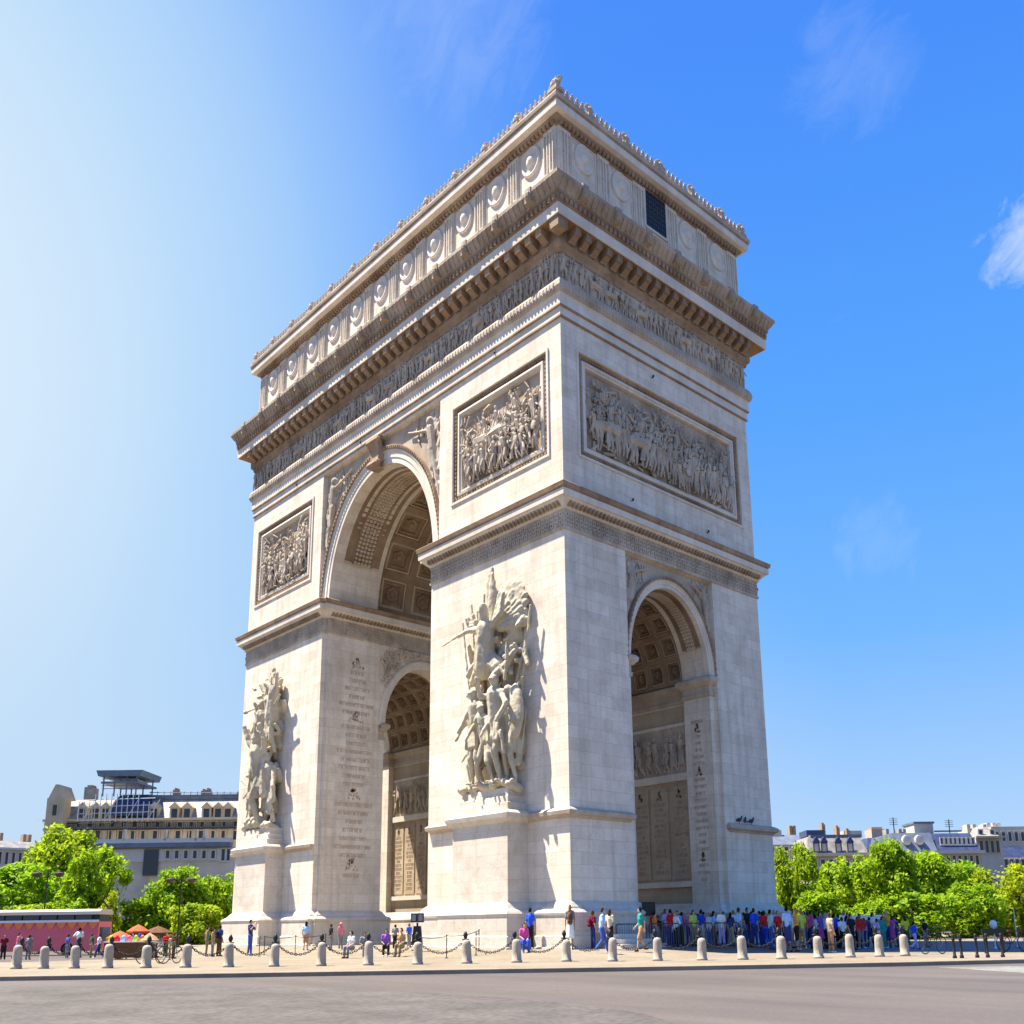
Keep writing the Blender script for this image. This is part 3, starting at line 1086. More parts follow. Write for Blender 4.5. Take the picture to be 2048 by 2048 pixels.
# imposts of the side arch (right face), and the plain mouldings inside
for sgn in (-1, 1):
    for ys in (-1, 1):
        mb = MB()
        path = [(HX - 0.36 + 0.0, 4.9), (HX - 0.36, A2), (19.6, A2), (19.6, 4.95), (9.3, 4.95), (9.3, A2), (A1, A2), (A1, 4.9)]
        path = [(x * sgn, y * ys) for x, y in path]
        if sgn * ys < 0:
            path.reverse()
        off = [(0.0, 18.2), (0.08, 18.22), (0.12, 18.5), (0.04, 18.54), (0.04, 19.0), (0.14, 19.04), (0.40, 19.3), (0.44, 19.55), (0.30, 19.72), (0.0, 19.76)]
        n = len(path)
        rs = []
        for o_, z in off:
            row = []
            for k in range(n):
                a_ = Vector(path[max(k - 1, 0)])
                b_ = Vector(path[k])
                c_ = Vector(path[min(k + 1, n - 1)])
                d1 = (b_ - a_).normalized() if k else (c_ - b_).normalized()
                d2 = (c_ - b_).normalized() if k < n - 1 else d1
                n1, n2 = Vector((-d1.y, d1.x)), Vector((-d2.y, d2.x))
                mm = n1 + n2
                mm = mm / max(0.2, mm.dot(n1)) if mm.length > 1e-6 else n1
                row.append((b_.x + mm.x * o_, b_.y + mm.y * o_, z))
            rs.append(row)
        mb.rings(rs, closed=False, cap=False)
        apart(mb, 'springing_moulding', STRING, piers[sgn])


# ---- coffered vaults
def vault(name, a, b, zs, axis, s0, s1, rows, cols, par, mat, t0=0.02, flip=1):
    mb = MB()
    tone = []

    def S(t, s, d):
        x, z = (a - d) * math.cos(t), zs + (b - d) * math.sin(t)
        return (s, x, z) if axis == 'x' else (x, s, z)
    for r in range(rows):
        ta = math.pi * (t0 + (1 - 2 * t0) * r / rows)
        tb = math.pi * (t0 + (1 - 2 * t0) * (r + 1) / rows)
        for c in range(cols):
            sa = s0 + (s1 - s0) * c / cols
            sb = s0 + (s1 - s0) * (c + 1) / cols
            cell = lambda e, d: [S(ta + (tb - ta) * p, sa + (sb - sa) * q, d) for p, q in ((e, e), (0.5, e), (1 - e, e), (1 - e, 0.5), (1 - e, 1 - e), (0.5, 1 - e), (e, 1 - e), (e, 0.5))]
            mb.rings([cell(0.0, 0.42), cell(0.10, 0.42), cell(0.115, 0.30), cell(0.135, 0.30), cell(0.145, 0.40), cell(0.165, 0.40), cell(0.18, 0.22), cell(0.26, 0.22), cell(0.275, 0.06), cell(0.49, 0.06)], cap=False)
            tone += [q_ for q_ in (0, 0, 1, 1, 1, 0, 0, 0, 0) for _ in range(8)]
            tm, sm = (ta + tb) / 2, (sa + sb) / 2
            # rosette
            rr = min(abs(sb - sa) * 0.19, 0.9)
            ar = rr / ((a + b) / 2)
            rs = []
            for e, d in ((1.0, 0.07), (0.9, 0.26), (0.45, 0.16), (0.34, 0.34), (0.05, 0.38)):
                rs.append([S(tm + ar * e * (1 + 0.16 * math.cos(6 * q)) * math.cos(q), sm + rr * e * (1 + 0.16 * math.cos(6 * q)) * math.sin(q), d) for q in [2 * math.pi * k / 18 for k in range(18)]])
            mb.rings(rs, cap=False)
            tone += [0] * (4 * 18)
    o = mb.build(name, mat, par)
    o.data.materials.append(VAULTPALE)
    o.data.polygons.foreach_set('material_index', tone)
    return o


def arcsweep(a, b, zs, axis, prof, t0, t1, n, ends=True):
    """profile [(s, d)] swept along the vault between two angles"""
    mb = MB()
    rs = []
    for k in range(n + 1):
        t = t0 + (t1 - t0) * k / n
        row = []
        for s, d in prof:
            x, z = (a - d) * math.cos(t), zs + (b - d) * math.sin(t)
            row.append((s, x, z) if axis == 'x' else (x, s, z))
        rs.append(row)
    mb.rings(rs, closed=False, cap=False)
    return mb


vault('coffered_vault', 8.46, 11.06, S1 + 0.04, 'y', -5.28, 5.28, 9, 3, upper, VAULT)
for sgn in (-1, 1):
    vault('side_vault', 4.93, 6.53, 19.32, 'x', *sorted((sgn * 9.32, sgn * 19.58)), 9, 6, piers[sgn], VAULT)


def ribpanel(a, b, zs, axis, s0, s1, par, rnd, dens):
    """the framed ornamental band on an arch's underside"""
    w = s1 - s0
    t0, t1 = 0.13 * math.pi, 0.87 * math.pi
    for q0, q1 in ((t0, t1),):
        mb = arcsweep(a, b, zs, axis, [(s0, 0.0), (s0, 0.06), (s0 + 0.10 * w, 0.06), (s0 + 0.10 * w, 0.015), (s0 + 0.20 * w, 0.015), (s0 + 0.20 * w, 0.10), (s0 + 0.25 * w, 0.10), (s0 + 0.25 * w, 0.015),
                                               (s1 - 0.25 * w, 0.015), (s1 - 0.25 * w, 0.10), (s1 - 0.20 * w, 0.10), (s1 - 0.20 * w, 0.015), (s1 - 0.10 * w, 0.015), (s1 - 0.10 * w, 0.06), (s1, 0.06), (s1, 0.0)], q0, q1, 48)
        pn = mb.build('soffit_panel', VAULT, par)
        mb = MB()
        nn = dens
        for k in range(nn):
            t = q0 + (q1 - q0) * (k + 0.5) / nn
            for j in range(5):
                s = s0 + w * (0.30 + 0.10 * j)
                d = 0.05
                x, z = (a - d) * math.cos(t + 0.004 * (j % 2)), zs + (b - d) * math.sin(t + 0.004 * (j % 2))
                p = (s, x, z) if axis == 'x' else (x, s, z)
                mb.ell(p, 0.16 * rnd.uniform(0.6, 1.1) * (w / 3.4 + 0.25), 0.13 * (w / 3.4 + 0.3), 0.16, n=5, m=3)
        mb.build('carved_ornament', VAULTPALE, pn)
        # pale end fillets closing the panel
        for q in (q0, q1):
            mb = arcsweep(a, b, zs, axis, [(s0 + 0.0 * w, 0.0), (s0 + 0.0 * w, 0.065), (s1, 0.065), (s1, 0.0)], q - 0.012, q + 0.012, 2)
            mb.build('panel_fillet', VAULTPALE, pn)


rnd = random.Random(3)
ribpanel(A1, B1, S1, 'y', -9.35, -5.75, upper, rnd, 60)
ribpanel(A2, B2, S2, 'x', 20.05, 21.75, piers[1], rnd, 46)


# ---- inner walls: reliefs, name plaques, inscriptions
def strokes(mb, u0, u1, z0, z1, rnd, hgt, o=0.012, gap=0.55, trophies=()):
    """rows of engraved lettering, worn beyond reading"""
    z = z1
    tz = list(trophies)
    while z > z0:
        if tz and z - hgt < tz[0] + 0.9 * hgt * 2:
            c = tz.pop(0)
            for q in range(26):
                a = rnd.uniform(-1, 1)
                t = rnd.random()
                x = (u0 + u1) / 2 + a * (1 - t * 0.8) * (u1 - u0) * 0.2
                zz = c + t * hgt * 2.6
                mb.box(x - 0.05, x + 0.06, 0, o + 0.02, zz, zz + hgt * 0.5)
            z = c - hgt * 0.6
            continue
        wd = rnd.uniform(0.35, 0.95) * (u1 - u0) / 2
        x = (u0 + u1) / 2 - wd
        while x < (u0 + u1) / 2 + wd:
            lw = hgt * rnd.uniform(0.28, 0.42)
            k = rnd.random()
            mb.box(x, x + lw * 0.26, 0, o, z - hgt, z)
            if k < 0.6:
                mb.box(x + lw * 0.7, x + lw * 0.94, 0, o, z - hgt, z)
            if k < 0.4:
                mb.box(x + lw * 0.2, x + lw * 0.8, 0, o, z - hgt * 0.6, z - hgt * 0.45)
            elif k > 0.5:
                mb.box(x + lw * 0.2, x + lw * 0.95, 0, o, z - hgt * 0.15, z)
            x += lw * 1.3
        z -= hgt * (1 + gap)


for sgn in (-1, 1):
    # face of each pier towards the great arch, lettered on the visible one
    if sgn < 0:
        mb = MB(lambda u, o, z: (-A1 + o, u, z))
        strokes(mb, -9.2, -5.3, 6.3, 24.6, random.Random(9), 0.36, 0.012, 1.0, trophies=(24.3, 19.4, 12.6, 6.6))
        apart(mb, 'inscription', INK, piers[sgn])
        mb = MB(lambda u, o, z: (-A1 + o, u, z))
        mb.box(-5.02, -4.92, 0.0, 0.05, 3.4, 26.6)
        mb.box(-9.95, -9.85, 0.0, 0.04, 3.4, 26.6)
        apart(mb, 'panel_border', TRIM, piers[sgn])
    wall = lambda u, o, z, s=sgn: (u, 4.95 - o, z)
    lo, hi = sorted((sgn * 9.6, sgn * 19.3))
    rnd = random.Random(50 + sgn)
    mb = MB(wall)
    mb.box(lo, hi, 0.0, 0.10, 12.9, 16.5)
    u = lo + 0.5
    while u < hi - 0.4:
        figure(mb, rnd, u, 13.1, rnd.uniform(2.5, 3.1), 0.22)
        u += rnd.uniform(0.6, 1.0)
    apart(mb, 'passage_relief', RELIEF, piers[sgn])
    for o_, za, zb in ((0.30, 12.35, 12.9), (0.2, 16.5, 16.75), (0.26, 4.5, 4.9)):
        mb = MB(wall)
        mb.box(lo - 0.1, hi + 0.1, 0.0, o_, za, zb)
        apart(mb, 'wall_moulding', TRIM, piers[sgn])
    cnt = 5
    for k in range(cnt):
        a = lo + (hi - lo) * (k + 0.07) / cnt
        b = lo + (hi - lo) * (k + 0.93) / cnt
        mb = MB(wall)
        mb.box(a, b, 0.0, 0.09, 5.1, 12.0)
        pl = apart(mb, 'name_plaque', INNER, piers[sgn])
        mb = MB(wall)
        strokes(mb, a + 0.12, b - 0.12, 5.5, 11.7, rnd, 0.26, 0.105, 0.5, trophies=(11.0,))
        apart(mb, 'plaque_lettering', INK, pl)
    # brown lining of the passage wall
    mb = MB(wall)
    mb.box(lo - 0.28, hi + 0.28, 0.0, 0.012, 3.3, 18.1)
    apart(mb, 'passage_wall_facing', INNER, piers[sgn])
# lettered jamb of the side arch
mb = MB(lambda u, o, z: (u, A2 - o, z))
strokes(mb, 20.1, 21.4, 4.6, 16.6, random.Random(77), 0.24, 0.012, 1.1, trophies=(15.6, 12.4, 6.2))
apart(mb, 'jamb_inscription', INK, piers[1])

# ---- attic: shields, pilasters, window, crowning cornice
mb = MB()
mb.ringrect(HX, HY, [(0.0, 58.2), (0.10, 58.25), (0.14, 58.5), (0.40, 58.62), (0.44, 58.8)])
for face, H in ((FF, HX), (FR, HY)):
    mb.fn = face
    cnt = int(2 * H / 0.4)
    for i in range(cnt):
        u = -H + 2 * H * (i + 0.5) / cnt
        mb.box(u - 0.12, u + 0.12, 0.1, 0.36, 58.28, 58.6)
mb.fn = None
apart(mb, 'attic_bed_moulding', GRIME_SHADE, attic)
mb = MB()
mb.ringrect(HX, HY, [(0.40, 58.78), (0.80, 58.84), (0.84, 58.9), (0.86, 59.40)])
crown = apart(mb, 'attic_cornice', TRIM)
mb = MB()
mb.ringrect(HX, HY, [(0.86, 59.39), (0.90, 59.46), (0.90, 59.54), (0.84, 59.56)])
apart(mb, 'grime_line', GRIME_SHADE, crown)
mb = MB()
mb.ringrect(HX, HY, [(0.84, 59.55), (0.96, 59.60), (1.0, 59.82), (0.98, 59.95), (0.0, 60.1)])
apart(mb, 'cornice_lip', STRING, crown)
mb = MB()
mb.box(-HX + 0.4, HX - 0.4, -HY + 0.4, HY - 0.4, 59.5, 60.3)
apart(mb, 'roof_terrace', TRIM)

sh = MB()
rs = []
for r, o in ((1.0, 0.0), (1.0, 0.11), (0.94, 0.17), (0.84, 0.17), (0.76, 0.05), (0.60, 0.08), (0.42, 0.12), (0.36, 0.24), (0.22, 0.32), (0.02, 0.36)):
    rs.append([(r * math.cos(2 * math.pi * k / 28), -o, 1.25 * r * math.sin(2 * math.pi * k / 28)) for k in range(28)])
sh.rings(rs, cap=False)
sh_me = sh.mesh('shield', True)
sh_me.materials.append(TRIM)
pil = MB()
pil.box(-0.62, 0.62, -0.12, 0.05, 53.1, 58.25)
for x in (-0.30, 0.30):
    pil.rings([[(x - e, o, 54.4 + f), (x + e, o, 54.4 + f), (x + e, o, 57.9 - f), (x - e, o, 57.9 - f)] for e, f, o in ((0.20, 0.0, -0.11), (0.20, 0.0, -0.24), (0.13, 0.1, -0.24), (0.12, 0.12, -0.13))], cap=False)
pil_me = pil.mesh('attic_pilaster')
pil_me.materials.append(WALL)
fra = MB()
for x0, x1, z0, z1 in ((-1.30, -1.22, 54.2, 58.1), (1.22, 1.30, 54.2, 58.1), (-1.22, 1.22, 58.02, 58.1), (-1.22, 1.22, 54.2, 54.28)):
    fra.box(x0, x1, -0.06, 0.05, z0, z1)
fra_me = fra.mesh('bay_border')
fra_me.materials.append(TRIM)


def stick(me, name, face, u, parent, z=0.0):
    o = bpy.data.objects.new(name, me)
    COL.objects.link(o)
    o.parent = parent
    if face is FF:
        o.location = (u, -HY, z)
    else:
        o.location = (HX, u, z)
        o.rotation_euler = (0, 0, R(90))
    return o


for j in range(-5, 6):
    s_ = stick(sh_me, 'shield', FF, 3.945 * j, attic, 56.85)
    stick(fra_me, 'bay_border', FF, 3.945 * j, attic)
for j in range(-5, 5):
    stick(pil_me, 'attic_pilaster', FF, 3.945 * (j + 0.5), attic)
for u in (-21.72, 21.72):
    stick(pil_me, 'attic_pilaster', FF, u, attic)
for u in (-8.0, -4.03, 3.95, 7.95):
    stick(sh_me, 'shield', FR, u, attic, 56.85)
    stick(fra_me, 'bay_border', FR, u, attic)
for u in (-10.02, -5.98, -2.0, 2.0, 5.95, 10.02):
    stick(pil_me, 'attic_pilaster', FR, u, attic)
# the grilled window in the middle of the short side
mb = MB(FR)
mb.box(-1.22, 1.22, -0.02, 0.05, 55.0, 58.22)
win = apart(mb, 'attic_window', plain('dark_window_void', (0.012, 0.014, 0.020), 0.4), attic)
mb = MB(FR)
for k in range(6):
    u = -1.22 + 2.44 * k / 5
    mb.box(u - 0.03, u + 0.03, 0.05, 0.10, 55.0, 58.22)
for k in range(8):
    z = 55.0 + 3.22 * k / 7
    mb.box(-1.22, 1.22, 0.06, 0.11, z - 0.03, z + 0.03)
for i in range(5):
    for j in range(7):
        u, z = -1.22 + 2.44 * (i + 0.5) / 5, 55.0 + 3.22 * (j + 0.5) / 7
        mb.box(u - 0.10, u + 0.10, 0.05, 0.09, z - 0.05, z + 0.05)
apart(mb, 'window_grille', plain('grille_iron', (0.06, 0.07, 0.09), 0.5), win)
mb = MB(FR)
for x0, x1, z0, z1 in ((-1.40, -1.22, 54.85, 58.3), (1.22, 1.40, 54.85, 58.3), (-1.22, 1.22, 54.8, 55.0)):
    mb.box(x0, x1, -0.02, 0.14, z0, z1)
apart(mb, 'window_surround', TRIM, win)

# weathered blocking course standing on the main cornice
mb = MB()
mb.ringrect(HX, HY, [(1.62, 50.91), (1.70, 50.94), (1.74, 51.12), (1.92, 51.35), (2.06, 51.62), (2.14, 51.70), (2.15, 51.95), (2.0, 51.98), (0.0, 52.02)])
for face, H in ((FF, HX + 1.7), (FR, HY + 1.7)):
    mb.fn = face
    cnt = int(2 * H / 0.5)
    for i in range(cnt):
        u = -H + 2 * H * (i + 0.5) / cnt
        mb.cap((u, 1.76, 51.08), (u, 2.06, 51.62), 0.10, 0.13, 5)
mb.fn = None
block = apart(mb, 'carved_gutter_course', BLOCKST)
mb = MB()
mb.ringrect(HX, HY, [(0.55, 51.98), (0.55, 52.6), (0.3, 52.9), (0.0, 52.95)])
apart(mb, 'attic_socle', TRIM, attic)
bl = MB()
bl.box(-0.30, 0.30, -2.2, -1.7, 51.0, 52.12)
bl.ell((0, -2.18, 51.5), 0.30, 0.22, 0.42)
bl_me = bl.mesh('lion_head_block')
bl_me.materials.append(BLOCKST)
for k in range(13):
    stick(bl_me, 'lion_head_block', FF, -21.6 + 43.2 * k / 12, block)
for k in range(7):
    stick(bl_me, 'lion_head_block', FR, -10.1 + 20.2 * k / 6, block)
# cresting: mask antefixes with palmettes between
big = MB()
big.box(-0.34, 0.34, -0.3, 0.3, 59.9, 60.2)
big.ell((0, -0.05, 60.6), 0.30, 0.26, 0.42)
for k in range(7):
    a = R(20 + 140 * k / 6)
    big.cap((0.2 * math.cos(a), 0, 60.6), (0.46 * math.cos(a), 0, 60.58 + 0.66 * math.sin(a)), 0.11, 0.07, 5)
big_me = big.mesh('mask_antefix')
big_me.materials.append(STRING)
sm = MB()
sm.cap((0, 0, 59.95), (0, 0, 60.80), 0.17, 0.10, 5)
for k in (-1, 1):
    sm.cap((0, 0, 60.1), (0.19 * k, 0, 60.48), 0.10, 0.06, 5)
sm_me = sm.mesh('palmette')
sm_me.materials.append(STRING)


def cresting(face, H, us):
    for u in us:
        o = stick(big_me, 'mask_antefix', face, u, crown)
        o.location = (u, -HY - 0.7, 0) if face is FF else (HX + 0.7, u, 0)
    n = int(2 * (H + 0.5) / 0.52)
    for i in range(n):
        u = -H - 0.4 + (2 * H + 0.8) * (i + 0.5) / n
        if min(abs(u - q) for q in us) < 0.42:
            continue
        o = stick(sm_me, 'palmette', face, u, crown)
        o.location = (u, -HY - 0.74, 0) if face is FF else (HX + 0.74, u, 0)


cresting(FF, HX, [3.78 * j for j in range(-5, 6)] + [-22.6])
cresting(FR, HY, [4.0 * j for j in range(-2, 3)] + [10.9])
o = stick(big_me, 'mask_antefix', FF, 22.7, crown)
o.location = (HX + 0.5, -HY - 0.5, 0.35)
o.scale = (1.35, 1.35, 1.0)

# small iron spotlights and hooks on the walls
hk = MB()
hk.box(-0.05, 0.05, -0.26, 0.02, -0.04, 0.06)
hk.lathe([(0.08, -0.02), (0.12, 0.16), (0.08, 0.24)], 8, 0, -0.26)
hk_me = hk.mesh('wall_spotlight')
hk_me.materials.append(IRON)
for face, u, z in ((FF, -13.6, 43.0), (FF, -2.5, 43.0), (FF, 15.6, 43.0), (FR, -1.2, 41.8), (FR, -4.0, 31.0), (FR, 4.6, 31.0), (FF, 9.0, 52.6)):
    stick(hk_me, 'wall_spotlight', face, u, upper if z < 45 else attic, z).scale = (0.6, 0.6, 0.7)


# ---- pedestals and sculpture groups on the long face
def group_pedestal(u0, u1, par):
    D = 1.72
    poly = lambda e: [(u0 - e, -HY + 0.2), (u0 - e, -HY - D - e), (u1 + e, -HY - D - e), (u1 + e, -HY + 0.2)]
    mb = MB()
    rs = [[(x, y, z) for x, y in poly(e)] for e, z in ((0.95, 0.2), (0.95, 0.62), (0.74, 0.64), (0.74, 1.24), (0.66, 1.3), (0.66, 2.42), (0.74, 2.6), (0.62, 2.76), (0.36, 2.9), (0.14, 3.2), (0.0, 3.3),
                                                     (0.0, 8.2), (0.10, 8.3), (0.34, 8.5), (0.40, 8.78), (0.24, 8.95), (-0.10, 9.05), (-0.12, 9.5), (-0.28, 9.55), (-0.30, 9.95), (-0.42, 10.0), (-0.46, 10.5))]
    mb.rings(rs)
    return apart(mb, 'pedestal', PLINTHST, par)


def big_figure(mb, u, z, h, o, rnd, **k):
    """larger figure with more body"""
    figure(mb, rnd, u, z, h, o, 1.12, 8, **k)


def sculpture_right(par):
    fn = lambda x, o, z: (x + 22.41, -HY - o, z)
    rnd = random.Random(61)
    mb = MB(fn)
    c = mb.cap
    # rock the figures stand on, and the mass that ties them to the wall
    for k in range(14):
        c((-9.1 + k * 0.38, 0.5, 10.45), (-9.1 + k * 0.38, 1.2 + rnd.uniform(-.2, .2), 10.6 + rnd.uniform(0, 0.35)), 0.35, 0.3)
    for k in range(40):
        x, z = rnd.uniform(-8.7, -3.9), rnd.uniform(11.5, 21)
        c((x, 0.05, z), (x + rnd.uniform(-0.4, 0.4), 0.3, z + rnd.uniform(0.5, 1.4)), 0.42, 0.34)

    def man(u, z, h, o, hipx=0, stance=0.5, arms=((1, 0.6, 0.3), (-1, 0.6, 0.3)), head=0, cape=True):
        s = h / 7.5
        hip = (u + hipx, o, z + 0.50 * h)
        sh_ = (u, o + 0.1, z + 0.80 * h)
        c(hip, sh_, 0.52 * s, 0.62 * s, 9)
        c((u - 0.55 * s, o + 0.1, z + 0.80 * h), (u + 0.55 * s, o + 0.1, z + 0.80 * h), 0.30 * s, 0.30 * s, 8)
        c((u + head, o + 0.25, z + 0.87 * h), (u + head, o + 0.28, z + 0.93 * h), 0.24 * s, 0.36 * s, 8)
        c((u + head + 0.02, o + 0.6 * s + 0.1, z + 0.91 * h), (u + head + 0.02, o + 0.62 * s + 0.1, z + 0.925 * h), 0.10 * s, 0.10 * s)
        for sg in (-1, 1):
            kx = u + hipx + sg * stance * 0.7
            fx = u + hipx + sg * stance
            ko = o + 0.35
            c((u + hipx + sg * 0.28 * s, o, z + 0.50 * h), (kx, ko, z + 0.27 * h), 0.36 * s, 0.27 * s, 8)
            c((kx, ko, z + 0.27 * h), (fx, o, z + 0.05 * h), 0.25 * s, 0.15 * s, 8)
            c((fx, o, z + 0.02 * h), (fx + sg * 0.1, o + 0.45, z + 0.02 * h), 0.15 * s, 0.11 * s)
        for sg, ex, ez in arms:
            e = (u + sg * (0.55 + ex) * s, o + 0.35, z + 0.80 * h - 0.5 * s + ez * s)
            hnd = (u + sg * (0.55 + ex * 0.4) * s + 0.2 * sg, o + 0.8, e[2] + (0.9 * s if ez > 0.3 else -0.9 * s))
            c((u + sg * 0.62 * s, o + 0.1, z + 0.79 * h), e, 0.24 * s, 0.19 * s, 8)
            c(e, hnd, 0.18 * s, 0.14 * s, 8)
            c(hnd, (hnd[0], hnd[1] + 0.1, hnd[2] + 0.25 * s * (1 if ez > .3 else -1)), 0.17 * s, 0.13 * s)
        if cape:
            for k in range(7):
                x = u + rnd.uniform(-0.8, 0.8) * s
                c((x * 0.6 + u * 0.4, o - 0.15, z + 0.78 * h), (x, o - 0.1, z + rnd.uniform(0.15, 0.4) * h), 0.16 * s, 0.22 * s)
            for k in range(6):      # tunic folds
                x = u + hipx + (k - 2.5) * 0.24 * s
                c((x, o + 0.35, z + 0.56 * h), (x + rnd.uniform(-0.1, 0.1), o + 0.45, z + 0.38 * h), 0.12 * s, 0.16 * s)
    man(-8.35, 10.8, 6.1, 0.7, 0.25, 0.55, ((-1, 0.7, -0.2), (1, 0.4, 0.6)), 0.1)
    man(-7.45, 10.9, 6.7, 1.25, 0.1, 0.45, ((-1, 0.4, -0.3), (1, 0.6, 0.2)), -0.1)
    man(-6.35, 10.7, 5.6, 1.55, 0.25, 0.75, ((-1, 0.5, -0.2), (1, 0.5, -0.2)), 0.0, False)
    man(-5.25, 10.8, 7.4, 1.35, -0.05, 0.35, ((-1, 0.7, 0.5), (1, 0.8, -0.4)), 0.05)
    man(-4.45, 10.8, 6.6, 0.8, 0.0, 0.4, ((1, 0.4, -0.3), (-1, 0.3, 0.3)), 0.1)
    # oval shield at the right, helmet plumes
    mb.ell((-3.75, 1.05, 15.4), 0.75, 0.3, 1.85, 14, 8)
    c((-5.25, 1.6, 18.0), (-4.7, 1.2, 18.5), 0.22, 0.3)
    cu = lambda p, q, *a: c((p[0], p[1], p[2] + 1.1), (q[0], q[1], q[2] + 1.1), *a)
    # the soaring winged figure above them
    cu((-6.7, 1.2, 17.6), (-6.35, 1.4, 20.4), 0.75, 0.62, 9)
    cu((-6.35, 1.4, 20.6), (-6.3, 1.6, 21.4), 0.30, 0.36, 8)
    cu((-6.3, 1.65, 21.5), (-6.25, 1.7, 21.8), 0.36, 0.33, 8)
    cu((-6.9, 1.3, 20.5), (-8.6, 1.2, 20.75), 0.28, 0.2, 8)
    cu((-8.6, 1.2, 20.75), (-9.4, 1.3, 20.5), 0.19, 0.15, 8)
    cu((-9.3, 1.4, 20.55), (-11.6, 1.1, 20.3), 0.10, 0.05)          # sword
    cu((-5.8, 1.3, 20.5), (-4.9, 1.2, 21.2), 0.28, 0.22, 8)
    cu((-4.9, 1.2, 21.2), (-4.6, 1.3, 22.4), 0.2, 0.15, 8)
    cu((-6.4, 1.3, 18.0), (-4.9, 1.1, 17.2), 0.44, 0.32, 8)
    cu((-4.9, 1.1, 17.2), (-3.9, 0.9, 18.4), 0.3, 0.2, 8)
    cu((-6.9, 1.3, 17.9), (-8.0, 1.1, 17.0), 0.42, 0.28, 8)
    for k in range(16):      # flying skirts
        a = rnd.uniform(-1.9, 1.2)
        cu((-6.6 + rnd.uniform(-.5, .5), 1.2, 18.9), (-6.6 + a * 1.3, 1.0 + rnd.uniform(-.2, .4), 17.0 + abs(a) * 0.5 + rnd.uniform(-.2, .5)), 0.18, 0.24)
    for k in range(9):       # raised wing: long narrow feathers
        a = R(74 + k * 5)
        L = 4.4 - abs(k - 3) * 0.5
        cu((-6.75, 0.55, 20.6), (-6.75 + L * 0.5 * math.cos(a), 0.5 + 0.05 * (k % 3), 20.6 + L * math.sin(a)), 0.34, 0.14)
    mb.ell((-5.0, 0.35, 23.0), 1.75, 0.30, 1.9, 16, 9)
    for layer, (n_, L0, rr) in enumerate(((9, 2.0, 0.34), (11, 2.75, 0.32), (13, 3.3, 0.28))):      # spread wing: three layers of broad overlapping feathers
        for k in range(n_):
            a = R(-4 + 92 * k / n_ + rnd.uniform(-2, 2))
            L = L0 * (1 + rnd.uniform(-0.07, 0.05)) * (0.86 + 0.18 * math.sin(math.pi * k / n_))
            cu((-6.1 + L * 0.3 * math.cos(a), 0.72 - 0.16 * layer, 20.4 + L * 0.35 * math.sin(a)), (-6.1 + L * 0.90 * math.cos(a), 0.66 - 0.16 * layer, 20.4 + L * 0.98 * math.sin(a)), rr, rr * 0.75)
    # standards and lances behind
    for x0, z0, x1, z1 in ((-8.9, 16, -9.9, 22.9), (-8.2, 16, -8.9, 24.0), (-7.7, 17, -7.5, 24.4), (-4.2, 14, -2.75, 22.4), (-4.4, 17, -2.9, 21.0), (-8.8, 14, -9.9, 12.9), (-3.9, 12, -3.3, 15.5)):
        c((x0, 0.5, z0), (x1, 0.55, z1), 0.11, 0.08)
    for k in range(30):      # banners and torn cloth between the lances
        x, z = rnd.uniform(-9.2, -3.4), rnd.uniform(18.2, 22.3)
        c((x, 0.3, z), (x + rnd.uniform(-0.7, 0.7), 0.6 + rnd.uniform(0, 0.5), z + rnd.uniform(-1.0, 0.9)), 0.24, 0.17)
    for k in range(8):
        c((-9.1 + k * 0.2, 0.4, 22.0 + rnd.uniform(0, 0.6)), (-9.3 + k * 0.25, 0.7, 22.8 + rnd.uniform(-0.3, 0.6)), 0.24, 0.12)
    for k in range(22):      # broken drapery, straps, hair, weapons
        x, z = rnd.uniform(-9.0, -3.6), rnd.uniform(11, 21.5)
        an = rnd.uniform(0.4, 2.7)
        L = rnd.uniform(0.4, 1.5)
        o_ = rnd.uniform(0.7, 1.7)
        c((x, o_, z), (x + L * math.cos(an), o_ + 0.1, z + L * math.sin(an)), rnd.uniform(0.07, 0.17), rnd.uniform(0.05, 0.13))
    me = sculpt(mb, 0.06, 1, 0.10, 0.45)
    return link(me, 'sculpture_group', STATUE, par)


